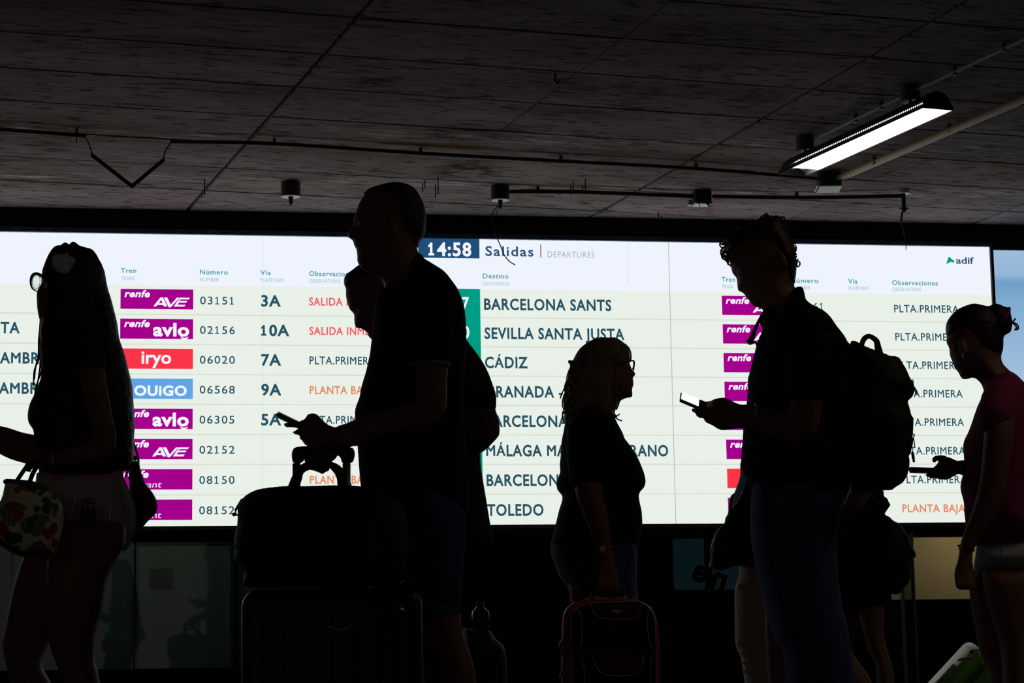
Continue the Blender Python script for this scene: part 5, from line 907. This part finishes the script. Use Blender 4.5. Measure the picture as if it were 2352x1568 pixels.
# backpack
F = Fig(6.62, 2000)
bk = [(1952, 800), (1953, 785), (1959.9, 784), (1970, 786), (1986, 795), (2003, 802), (2028, 810), (2045, 818.4), (2057, 819), (2067, 823), (2073.4, 834.4), (2081, 846), (2091.3, 870), (2097.6, 878), (2101.5, 890.5), (2100, 901), (2095, 912), (2086, 918.6), (2085.5, 924), (2090.3, 940), (2093.7, 955), (2098.8, 960.4), (2097, 994.5), (2094.6, 1025), (2092, 1042), (2087, 1046), (2089.5, 1056), (2088.6, 1074.5), (2083.5, 1093), (2073.3, 1108.6), (2054.6, 1119.7), (2049.5, 1125), (2030, 1125.6), (1985, 1132), (1955, 1128), (1952, 1090), (1954, 980), (1956, 860)]
bp = mk('backpack', F.inflate(bk, 0.15, 0.10), nylon, label='large black backpack with a top loop worn by the man with the lit phone', cat='backpack')
mk('grab_loop', F.tube([(1978, 794, 0, 6), (1984, 779, 0, 6.5), (1994, 772, 0, 6), (2004, 775, 0, 6), (2013, 783, 0, 7), (2016, 795, 0, 8), (2018, 810, 0, 8.5)], 8, 3), nylon, bp)
mk('side_strap', F.inflate([(2010, 778), (2020, 783), (2025, 798), (2029, 812), (2012, 806), (2008, 790)], 0.02, 0.01, step=.012), nylon, bp)
for s in ([(2093, 873), (2097, 873), (2098, 885), (2103, 893), (2106, 903)], [(2097, 884), (2101, 895), (2104, 905)], [(2097, 996), (2101, 999), (2098, 1004), (2100, 1015), (2101, 1027)], [(2097, 1006), (2096, 1016), (2094, 1028)]): mk('zip_cord', F.tube([(a, b_, -0.02, 1.3) for a, b_ in s], 5, 3), blackp, bp)
mk('zip_tag', F.tube([(2096, 1040, -0.02, 3.6), (2098, 1053, -0.02, 3.6)], 6, 1), blackp, bp); mk('zip_tag', F.tube([(2098.5, 1056, -0.02, 3.0), (2099, 1059, -0.02, 3.0)], 6, 1), galv, bp)
mk('front_pocket', F.inflate([(1975, 930), (2070, 935), (2082, 1000), (2076, 1080), (2040, 1105), (1970, 1095)], 0.035, 0.03, w0=-0.15), nylon, bp)
mk('shoulder_strap', F.tube([(1950, 800, -0.12, 9), (1915, 770, -0.15, 9), (1870, 790, -0.20, 9), (1838, 850, -0.20, 9), (1850, 960, -0.24, 7), (1925, 1060, -0.17, 7)], 8, 3), nylon, bp)
mk('logo_mark', [F.tube([(2010, 898, -0.153, 2), (2014, 902, -0.153, 2)], 5, 1), F.tube([(2022, 903, -0.153, 1.6), (2034, 906, -0.153, 1.6)], 5, 1)], MATS['watch_band_grey'], bp)

# ---------------- person in a teal shirt and beige trousers behind
F = Fig(8.5, 1780)
g = [F.ell(1800, 905, 0, 52, 62, 0.075), F.tube([(1812, 950, 0, 30), (1818, 1000, 0, 34)], 10, 1), F.ell(1745, 915, 0, 8, 9, 0.014), F.ell(1805, 910, -0.075, 7, 14, 0.012), F.ell(1805, 910, 0.075, 7, 14, 0.012)]
t6 = [(1770, 985), (1850, 985), (1880, 1060), (1875, 1190), (1870, 1260), (1700, 1260), (1685, 1210), (1679, 1171), (1683, 1142), (1690, 1123), (1699.6, 1097), (1700.5, 1080), (1699, 1068), (1703, 1055), (1722, 1020), (1745, 1000)]
g += [F.inflate(t6, 0.13, 0.11, shrink=0.014)]
g += [F.tube([(1815, 1020, -0.14, 27), (1825, 1110, -0.18, 25), (1800, 1180, -0.17, 23), (1740, 1205, -0.13, 19), (1700, 1210, -0.10, 15)], 10, 3), F.ell(1686, 1212, -0.09, 14, 12, 0.02)] + fingers(F, [[(1680, 1206 + 4 * k, -0.10 + 0.01 * k), (1668, 1210 + 4 * k, -0.10 + 0.01 * k), (1666, 1222 + 3 * k, -0.09 + .01 * k)] for k in range(4)] + [[(1688, 1204, -0.08), (1678, 1198, -0.07), (1670, 1200, -0.07)]], 5.5)
g += [F.tube([(1815, 1020, 0.14, 27), (1820, 1110, 0.17, 25), (1810, 1200, 0.16, 20), (1800, 1260, 0.15, 15)], 10, 3), F.ell(1798, 1280, 0.15, 12, 20, 0.015)] + fingers(F, [[(1792 + 5 * k, 1290, 0.15), (1790 + 5 * k, 1306, 0.15), (1790 + 5 * k, 1316, 0.15)] for k in range(4)] + [[(1786, 1276, .15), (1780, 1290, .14), (1780, 1298, .14)]], 5)
legs_feet(F, None, (1745, 1300), (1740, 1490), 1752, -0.08, 36, 26, 20, 'L', None, g); legs_feet(F, None, (1800, 1300), (1820, 1490), 1850, 0.08, 36, 26, 20, 'L', None, g)
P6 = mk('person', g, skin, label='person in a teal shirt and beige trousers behind the man with the backpack', cat='person', origin=F.p(1780, F.py(1780, 0.0)), vox=0.008)
eyes(F, P6, 1757, 905, 'L', 0.04); mk('hair', [F.ell(1812, 893, 0, 50, 55, 0.085), F.ell(1830, 930, 0, 30, 50, 0.08)], hairdk, P6, vox=0.01)
mk('teal_shirt', [F.inflate(t6, 0.15, 0.11), F.tube([(1815, 1020, -0.13, 33), (1825, 1090, -0.17, 32)], 10, 2), F.tube([(1815, 1020, 0.13, 33), (1820, 1090, 0.17, 32)], 10, 2)], mat('teal_cotton', (0.01, 0.17, 0.17), 0.85, bump=0.3, bscale=20), P6, vox=0.009)
beige = mat('beige_chino', (0.66, 0.55, 0.45), 0.9, bump=0.9, bscale=9, var=0.06, vscale=6)
tr1 = [(1702, 1240), (1698, 1303), (1697, 1320), (1690, 1341), (1686.8, 1354.5), (1687.7, 1419), (1687.7, 1470), (1691, 1489), (1700.5, 1506), (1703, 1521), (1710.7, 1567), (1722, 1660), (1732, 1790), (1790, 1790), (1790, 1660), (1784.8, 1567), (1780.5, 1535), (1777, 1509.5), (1781, 1502), (1780, 1474), (1795, 1420), (1810, 1330), (1815, 1240)]
mk('beige_trousers', [F.inflate(tr1, 0.08, 0.07, w0=-0.08), F.inflate([(1760, 1240), (1865, 1240), (1868, 1350), (1860, 1470), (1868, 1560), (1880, 1790), (1820, 1790), (1800, 1560), (1790, 1450)], 0.08, 0.07, w0=0.08)] +
   [F.tube([(1694 + d_, y0_, -0.13, 4), (1730, y0_ + 10 + e_, -0.158, 5), (1770, y0_ + 26 + e_, -0.14, 4)], 6, 3) for d_, y0_, e_ in ((0, 1475, 0), (6, 1500, 2), (8, 1520, 0), (12, 1540, -3), (0, 1345, -16), (4, 1420, 8))], beige, P6, vox=0.007)
shoe(F, P6, 1752, -0.08, 'L', shoew); shoe(F, P6, 1850, 0.08, 'L', shoew)
F = Fig(8.2, 1690)
bb = mk('shoulder_bag', F.inflate([(1694, 1118), (1688, 1131), (1679, 1137), (1675, 1150), (1672.4, 1179), (1665.6, 1189.4), (1664.4, 1201), (1650, 1213), (1643, 1223), (1633, 1256), (1630.7, 1295), (1634, 1304), (1651, 1310), (1668, 1307), (1692, 1297), (1715, 1303), (1736, 1305), (1740, 1250), (1735, 1190), (1722, 1150), (1722, 1100), (1716.6, 1096.6), (1705.6, 1123), (1695.4, 1148.5), (1685, 1164), (1680, 1170), (1684, 1145)], 0.05, 0.035, step=0.012), nylon, label='black shiny bag with silver zips held at the beige trousers', cat='bag')
mk('zip', F.tube([(1642, 1228, -0.03, 1.8), (1641, 1240, -0.03, 2), (1635, 1252, -0.03, 1.8), (1633, 1268, -0.03, 1.4)], 6, 3), silver, bb); mk('zip_pull', F.ell(1642, 1236, -0.035, 2.6, 3, 0.003), silver, bb); mk('zip_pull', F.tube([(1631, 1294, -0.03, 1.8), (1631, 1302, -0.03, 1.8)], 6, 1), silver, bb)
mk('stud', F.tube([(1657, 1264, -0.055, 1.2), (1660, 1261, -0.055, 1.2)], 5, 1), silver, bb)
mk('strap', F.tube([(1733, 1100, -0.02, 4), (1734, 1125, -0.03, 4), (1725, 1160, -0.04, 4), (1722, 1200, -0.05, 4)], 6, 3), nylon, bb)

# ---------------- person in shorts behind, with a backpack
F = Fig(8.0, 1990)
g = [F.ell(1958, 868, 0, 56, 66, 0.076), F.tube([(1972, 920, 0, 32), (1978, 975, 0, 36)], 10, 1), F.ell(1903, 876, 0, 9, 10, 0.014), F.ell(1968, 872, -0.075, 8, 15, 0.012), F.ell(1968, 872, 0.075, 8, 15, 0.012)]
t7 = [(1940, 950), (2010, 955), (2030, 1010), (2028, 1100), (2028, 1200), (2030, 1240), (1925, 1240), (1915, 1150), (1905, 1040), (1918, 975)]
g += [F.inflate(t7, 0.14, 0.12, shrink=0.012)]
g += [F.tube([(1980, 1000, -0.15, 30), (1990, 1080, -0.18, 27), (1960, 1160, -0.17, 24), (1925, 1185, -0.14, 17)], 10, 3), F.ell(1912, 1190, -0.13, 15, 13, 0.02)] + fingers(F, [[(1904, 1184 + 4 * k, -0.14 + 0.01 * k), (1893, 1188 + 4 * k, -0.14 + .01 * k), (1890, 1198 + 3 * k, -0.13 + .01 * k)] for k in range(4)] + [[(1910, 1180, -0.12), (1900, 1174, -0.11), (1893, 1177, -.11)]], 5.6)
g += [F.tube([(1975, 1000, 0.15, 30), (1980, 1080, 0.18, 27), (1975, 1170, 0.17, 20), (1972, 1220, 0.16, 16)], 10, 3), F.ell(1970, 1245, 0.16, 13, 22, 0.016)] + fingers(F, [[(1962 + 6 * k, 1256, .16), (1960 + 6 * k, 1272, .16), (1960 + 6 * k, 1284, .155)] for k in range(4)] + [[(1958, 1238, .16), (1951, 1252, .15), (1950, 1262, .15)]], 5.4)
g += [F.inflate([(1960, 1240), (2030, 1240), (2030, 1410), (2031, 1464), (2036, 1487), (2044.7, 1513), (2053, 1542), (2056, 1580), (2060, 1660), (2066, 1780), (2030, 1780), (2018, 1660), (2013, 1568), (2010, 1521), (1992, 1491), (1985, 1462), (1970, 1410)], 0.055, 0.05, w0=-0.08), F.inflate([(1925, 1240), (1990, 1240), (1985, 1400), (1972, 1434), (1960, 1478), (1959, 1504), (1985, 1535), (2004, 1568), (2012, 1600), (2010, 1680), (1990, 1780), (1955, 1780), (1950, 1650), (1935, 1568), (1915, 1500), (1915, 1400)], 0.055, 0.05, w0=0.08)]
g += [F.tube([(2046, 1780, -0.08, 18), (2044, F.py(2044, 0.05, -0.08), -0.08, 22)], 8, 1), F.tube([(1972, 1780, 0.08, 18), (1968, F.py(1968, 0.05, 0.08), 0.08, 22)], 8, 1)]
P7 = mk('person', g, skin2, label='bare-legged person in black shorts standing behind the backpack man', cat='person', origin=F.p(1990, F.py(1990, 0.0)), vox=0.008)
eyes(F, P7, 1914, 868, 'L', 0.042); mk('hair', [F.ell(1970, 856, 0, 52, 60, 0.086)], hairdk, P7, vox=0.01)
mk('t_shirt', [F.inflate(t7, 0.16, 0.12), F.tube([(1980, 1000, -0.14, 36), (1988, 1060, -0.17, 35)], 10, 2), F.tube([(1975, 1000, 0.14, 36), (1980, 1060, 0.17, 35)], 10, 2)], black, P7, vox=0.010)
mk('shorts', [F.inflate([(1920, 1215), (2032, 1215), (2044, 1290), (2047, 1373), (2044.7, 1392), (2029, 1397), (2028, 1409), (1965, 1410), (1915, 1404), (1905, 1300)], 0.165, 0.05)], black, P7, vox=0.009)
shoe(F, P7, 2044, -0.08, 'L', shoem); shoe(F, P7, 1968, 0.08, 'L', shoem)
F = Fig(8.02, 2060)
b3 = mk('backpack', F.inflate([(2010, 1120), (2030, 1126), (2030, 1139), (2039, 1145), (2041, 1152), (2046, 1159), (2038, 1170), (2031, 1181), (2044, 1187), (2051, 1195), (2063, 1200.5), (2070, 1206), (2082.6, 1224), (2090, 1237), (2096.6, 1257.4), (2104.3, 1271.4), (2103.7, 1279), (2092.8, 1283), (2091.5, 1294.4), (2094, 1315), (2092.8, 1327.6), (2085, 1341.6), (2065, 1365.8), (2041, 1363), (2032, 1350), (2028, 1290), (2024, 1200)], 0.12, 0.07), nylon, label='black backpack of the bare-legged person, showing below the bigger backpack', cat='backpack')
mk('side_ring', F.tube([(2070, 1318, -0.10, 1.6), (2069, 1326, -0.10, 1.6), (2071, 1332, -0.10, 1.4)], 5, 2), galv, b3); mk('buckle', F.tube([(2005, 1138, -0.13, 2), (2007, 1144, -0.13, 2)], 5, 1), galv, b3)
mk('pocket', F.inflate([(2030, 1230), (2075, 1240), (2086, 1300), (2070, 1345), (2030, 1340)], 0.03, 0.025, w0=-0.11), nylon, b3)

# ---------------- woman with hair bun on the right
F = Fig(7.4, 2270)
h8 = [(2270, 720), (2254.8, 708), (2237, 703), (2215, 708), (2192, 724), (2178, 742), (2174.5, 762), (2174.4, 774.4), (2172.5, 787), (2177.6, 793.5), (2179.6, 797.3), (2180.8, 805), (2180.2, 812.7), (2186, 828), (2189.5, 835), (2190.5, 842), (2195, 848), (2201, 853.5), (2205, 863.7), (2209, 869.5), (2216.5, 871.3), (2226.7, 868.8), (2235.7, 865), (2245.9, 872.6), (2253.5, 880), (2262, 905), (2320, 905), (2330, 862), (2318.6, 850.3), (2307, 839.4), (2302, 831.8), (2299, 820), (2303, 805), (2304, 770), (2290, 735)]
t8 = [(2258, 888), (2262, 880), (2290, 858), (2318, 850), (2332.6, 858.6), (2352, 877), (2378, 905), (2394, 950), (2400, 1020), (2392, 1100), (2385, 1160), (2390, 1215), (2396, 1246), (2340, 1246), (2280, 1250), (2222, 1256), (2217, 1216), (2217, 1197), (2214, 1174), (2214, 1153.5), (2207, 1129.3), (2204.4, 1115), (2210, 1103.8), (2212, 1086), (2214.6, 1061), (2213.4, 1044.5), (2211.4, 1028), (2213.4, 1011.4), (2223, 995), (2230.6, 974.4), (2243.3, 936), (2253.5, 914.4), (2257.4, 903), (2261, 891.5)]
g = [F.inflate(h8, 0.073, 0.080, step=0.010), F.inflate(t8, 0.14, 0.12, shrink=0.014), F.ell(2210, 797, -0.070, 8, 18, 0.014, -0.2), F.ell(2210, 797, 0.070, 8, 18, 0.014, -0.2)]
g += [F.tube([(2300, 920, -0.14, 34), (2296, 980, -0.18, 35), (2288, 1060, -0.185, 33), (2278, 1122, -0.18, 31), (2258, 1180, -0.175, 26), (2232, 1230, -0.17, 20), (2218, 1264, -0.17, 16)], 12, 4)]
g += [F.inflate([(2203, 1264), (2198.7, 1289), (2190, 1316), (2194, 1338), (2202, 1347), (2220, 1350), (2236, 1342), (2229, 1320), (2229, 1308), (2235.7, 1281.6), (2232, 1264)], 0.020, 0.018, w0=-0.17, step=.010)]
g += fingers(F, [[(2198 + 10 * k, 1318, -0.185 + .004 * k), (2199 + 11 * k, 1342, -0.19 + .004 * k), (2206 + 10 * k, 1350, -0.18), (2212 + 8 * k, 1345, -0.165)] for k in range(4)] + [[(2228, 1290, -0.15), (2232, 1312, -0.14), (2236, 1334, -0.14)]], 6.4)
g += [F.tube([(2290, 920, 0.14, 33), (2282, 1010, 0.17, 31), (2268, 1080, 0.15, 28), (2235, 1078, 0.08, 24), (2205, 1072, 0.04, 17)], 10, 4)]
g += [F.inflate([(2230, 1060), (2214.6, 1061), (2204, 1058.6), (2195, 1056.7), (2186, 1051.6), (2177, 1048.4), (2164, 1047), (2156, 1052), (2153.4, 1065), (2144, 1073), (2130, 1082), (2126, 1092), (2137.5, 1098), (2158, 1096), (2174.4, 1101), (2186, 1096), (2196, 1091), (2203, 1086), (2230, 1088)], 0.030, 0.024, w0=0.03, step=.009)]
g += fingers(F, [[(2170, 1050, 0.01), (2156, 1049, 0.0), (2144, 1053, 0.0), (2146, 1060, 0.0)], [(2160, 1088, 0.0), (2142, 1090, -0.005), (2129, 1091, 0.0)], [(2166, 1092, 0.02), (2152, 1094, 0.02), (2138, 1095, 0.02)], [(2174, 1094, 0.04), (2164, 1097, 0.04), (2154, 1096, 0.04)], [(2184, 1092, 0.055), (2175, 1097, 0.055), (2166, 1097, 0.055)]], 6.0)
ln = [(2238, 1300), (2340, 1300), (2345, 1400), (2335, 1470), (2330, 1568), (2325, 1700), (2318, 1800), (2290, 1800), (2282, 1680), (2273, 1568), (2269.5, 1538), (2261, 1518), (2250.8, 1501), (2244.8, 1474), (2240.6, 1445), (2228.6, 1394), (2226, 1356), (2228, 1320)]
lf = [(2256, 1300), (2385, 1300), (2385, 1400), (2372, 1500), (2368, 1600), (2362, 1800), (2325, 1800), (2305, 1600), (2300, 1500), (2293, 1470), (2279.7, 1428), (2264, 1377), (2256, 1334)]
g += [F.inflate(lf, 0.075, 0.07, w0=-0.08), F.inflate(ln, 0.07, 0.065, w0=0.08), F.tube([(2344, 1800, -0.08, 18), (2346, F.py(2346, .05, -0.08), -0.08, 22)], 8, 1), F.tube([(2304, 1800, 0.08, 18), (2300, F.py(2300, .05, 0.08), 0.08, 22)], 8, 1)]
P8 = mk('person', g, skin, label='woman with a hair bun, pink top and pale shorts at the right edge', cat='person', origin=F.p(2290, F.py(2290, 0.0)), vox=VX)
eyes(F, P8, 2189, 800, 'L', 0.040, 0.011)
hh = [(2271, 704), (2254.8, 699.5), (2237, 696.5), (2224, 699.5), (2205, 707), (2192, 716), (2183, 726), (2175.5, 737), (2171.5, 748), (2171.5, 762), (2174, 775), (2186, 778), (2205, 782), (2222, 800), (2230, 820), (2262, 830), (2296, 822), (2304, 806), (2305.5, 788), (2305, 770), (2300, 740), (2285, 712)]
bun = [(2268, 706), (2280, 698), (2290, 696), (2302, 701.5), (2308, 705), (2315, 704), (2320.5, 709), (2322.5, 722), (2325.5, 735), (2327, 744), (2323.5, 752), (2323.5, 762), (2315, 766), (2304, 770), (2285, 765), (2274, 745), (2268, 720)]
mk('hair', [F.inflate(hh, 0.080, 0.070, step=0.012), F.inflate(bun, 0.055, 0.045, step=0.010)], hairdk, P8, vox=0.007)
mk('hair_strands', [F.tube([(a, b_, 0, 2.0) for a, b_ in s], 5, 3) for s in ([(2322, 742), (2328, 737), (2332, 732)], [(2324, 742), (2332, 742), (2338, 748), (2339, 755), (2334, 757)], [(2325, 741), (2331, 746), (2335, 752), (2331, 757)])], hairdk, P8, kind='stuff')
mk('scrunchie', F.tube([(2288, 748, -0.05, 5), (2298, 742, -0.06, 7), (2308, 730, -0.062, 7), (2316, 716, -0.05, 5), (2318, 708, -0.03, 4)], 8, 3), mat('maroon_scrunchie', (0.22, 0.02, 0.06), 0.8, bump=0.8, bscale=40), P8)
mk('earring', F.tube([(2212, 810, -0.084, 1.1), (2210.5, 817, -0.085, 1.6), (2213, 822, -0.084, 1.1)], 6, 2), mat('bright_silver', (0.8, 0.8, 0.8), 0.3, 0.2), P8)
mk('pink_top', [F.inflate(t8, 0.158, 0.115), F.tube([(2300, 910, -0.12, 42), (2290, 945, -0.17, 43), (2284, 962, -0.18, 42)], 14, 3), F.tube([(2290, 915, 0.13, 40), (2284, 960, 0.17, 38)], 10, 2)], mat('pink_cotton', (0.24, 0.03, 0.09), 0.9, bump=0.5, bscale=14), P8, vox=0.009)
mk('pale_shorts', [F.inflate([(2243, 1246), (2300, 1238), (2352, 1236), (2396, 1236), (2405, 1290), (2400, 1332), (2352, 1333), (2300, 1329), (2255, 1327), (2239.5, 1325), (2236, 1300), (2241, 1271)], 0.16, 0.11)], mat('pale_grey_denim', (0.34, 0.36, 0.40), 0.9, bump=0.6, bscale=12, var=0.12, vscale=10), P8, vox=0.009)
mk('seam', F.tube([(2300, 1244, -0.158, 1.2), (2297, 1300, -0.162, 1.2), (2283, 1327, -0.14, 1.2)], 5, 2), mat('seam_dark', (0.10, 0.10, 0.12), 0.9), P8)
wt = mk('wristwatch', [F.tube([(2219 + 17 * math.cos(t_), 1258 + 5 * math.cos(t_), -0.17 - 0.026 * math.sin(t_), 3.2) for t_ in np.linspace(0, 6.283, 15)], 6, 1)], blackp, P8)
mk('watch_face', F.ell(2209, 1259, -0.193, 6.5, 7.5, 0.004), mat('watch_case', (0.3, 0.28, 0.24), 0.35, 0.4), wt)
shoe(F, P8, 2346, -0.08, 'L', shoew); shoe(F, P8, 2300, 0.08, 'L', shoew)
g, (R_, c_, lx, ly, n_) = slab(F, (2088, 1079.5), (2200, 1083), 0.02, 0.074, 0.013)
ph = mk('mobile_phone', g, blackp, label='thin black phone held level by the woman with the hair bun', cat='phone', smooth=False)
mk('phone_screen', xf(box((0, 0, 0.007), (lx * .97, ly * .92, 0.001)), R_, c_), MATS['dark_glass_screen'], ph, smooth=False)

# ---------------- green suitcase tilted behind her
F = Fig(7.76, 2215); z_ = np.array([0, 0, 1.0]); Ld = (-F.r * 0.70 - z_ * 0.714); Td = (F.r * 0.714 - z_ * 0.70)
n2 = 0.22 * Td - 0.975 * F.h; n1 = -0.975 * Td - 0.22 * F.h; n2 /= np.linalg.norm(n2); n1 /= np.linalg.norm(n1)
top = F.p(2246, 1484); Wd, Nr, Ln = 0.36, 0.21, 0.58
# ridge between narrow side and wide face runs from `top` along Ld
cen = top + Ld * (Ln / 2) - n1 * (Wd / 2) - n2 * (Nr / 2)
Rg = np.column_stack([Ld, n1, n2]); grm = mat('green_shell', (0.13, 0.42, 0.06), 0.35, spec=0.5, bump=0.1, bscale=90)
gs = mk('suitcase', xf(rbox((Ln, Wd, Nr), 0.028, 4), Rg, cen), grm, label='bright green hard-shell suitcase tilted behind the woman with the bun', cat='suitcase')
for k in range(5): mk('rib', xf(rbox((Ln - 0.06, 0.022, 0.012), 0.005, 2), Rg, cen + n2 * (Nr / 2 + 0.002) + n1 * (0.125 - 0.062 * k)), mat('dark_green_shell', (0.05, 0.16, 0.03), 0.4), gs)
mk('side_handle', xf(rbox((0.09, 0.012, 0.03), 0.005, 2), Rg, cen + n1 * (Wd / 2 + 0.004) - Ld * (Ln / 2 - 0.14) + n2 * 0.05), MATS['grey_plastic'], gs)
mk('corner_plate', F.inflate([(2196, 1519), (2204, 1511), (2214, 1508), (2232, 1505), (2238, 1504), (2230, 1511), (2218, 1515), (2206, 1517)], 0.006, 0.005, w0=-0.022, step=.01), mat('pale_plate', (0.5, 0.5, 0.5), 0.4, 0.3), gs)
mk('lock_recess', F.ell(2231, 1495, -0.022, 5.5, 2.6, 0.006, -0.5), blackp, gs)
for s in (-1, 1): mk('wheel', cyl3(cen + Ld * (Ln / 2 + 0.02) + n1 * s * 0.12 + n2 * 0.04, 0.026, 0.02, 16, n1), blackp, gs)
mk('pull_post', tube3([cen - Ld * (Ln / 2) - n2 * 0.06, cen - Ld * (Ln / 2 + 0.30) - n2 * 0.06], 0.008, 8, 1), silver, gs)

# ---------------- dark bag and bottle behind the tall man's leg
F = Fig(7.7, 1115)
kb = mk('travel_bag', F.inflate([(1062, 1440), (1076, 1444), (1126, 1444.7), (1136, 1465), (1155, 1479), (1162, 1497), (1164, 1515), (1166, 1600), (1168, F.py(1115, 0.05)), (1060, F.py(1060, 0.05)), (1058, 1560)], 0.13, 0.08), nylon, label='dark bag with green straps standing behind the calf of the tall man', cat='bag')
gst = mat('green_strap', (0.02, 0.30, 0.20), 0.6)
mk('strap', F.tube([(1077, 1447, -0.09, 1.8), (1095, 1447, -0.09, 1.6), (1114, 1445, -0.09, 1.6)], 6, 2), gst, kb); mk('strap', F.tube([(1077, 1446, -0.095, 2.6), (1088, 1451, -0.10, 2.6), (1098, 1456, -0.10, 1.6)], 6, 2), gst, kb)
mk('strap', F.tube([(1080, 1467, -0.11, 1.4), (1090, 1464, -0.11, 2.2), (1098, 1468, -0.11, 1.6)], 6, 2), gst, kb)
zb_ = F.p(1105, 1446, 0)[2]
bc = F.p(1104, 1446, 0)
bo = mk('water_bottle', tube3([(bc[0], bc[1], zb_ - 0.002), (bc[0], bc[1], zb_ + 0.055), (bc[0], bc[1], zb_ + 0.066), (bc[0], bc[1], zb_ + 0.078)], [0.030, 0.030, 0.022, 0.012], 16, 2, cap=False), mat('bottle_blue_plastic', (0.01, 0.04, 0.09), 0.2), label='small blue water bottle standing on the dark bag with green straps', cat='bottle')
mk('cap', cyl3((bc[0], bc[1], zb_ + 0.086), 0.013, 0.016, 14), mat('blue_cap', (0.02, 0.10, 0.45), 0.4), bo, smooth=False)
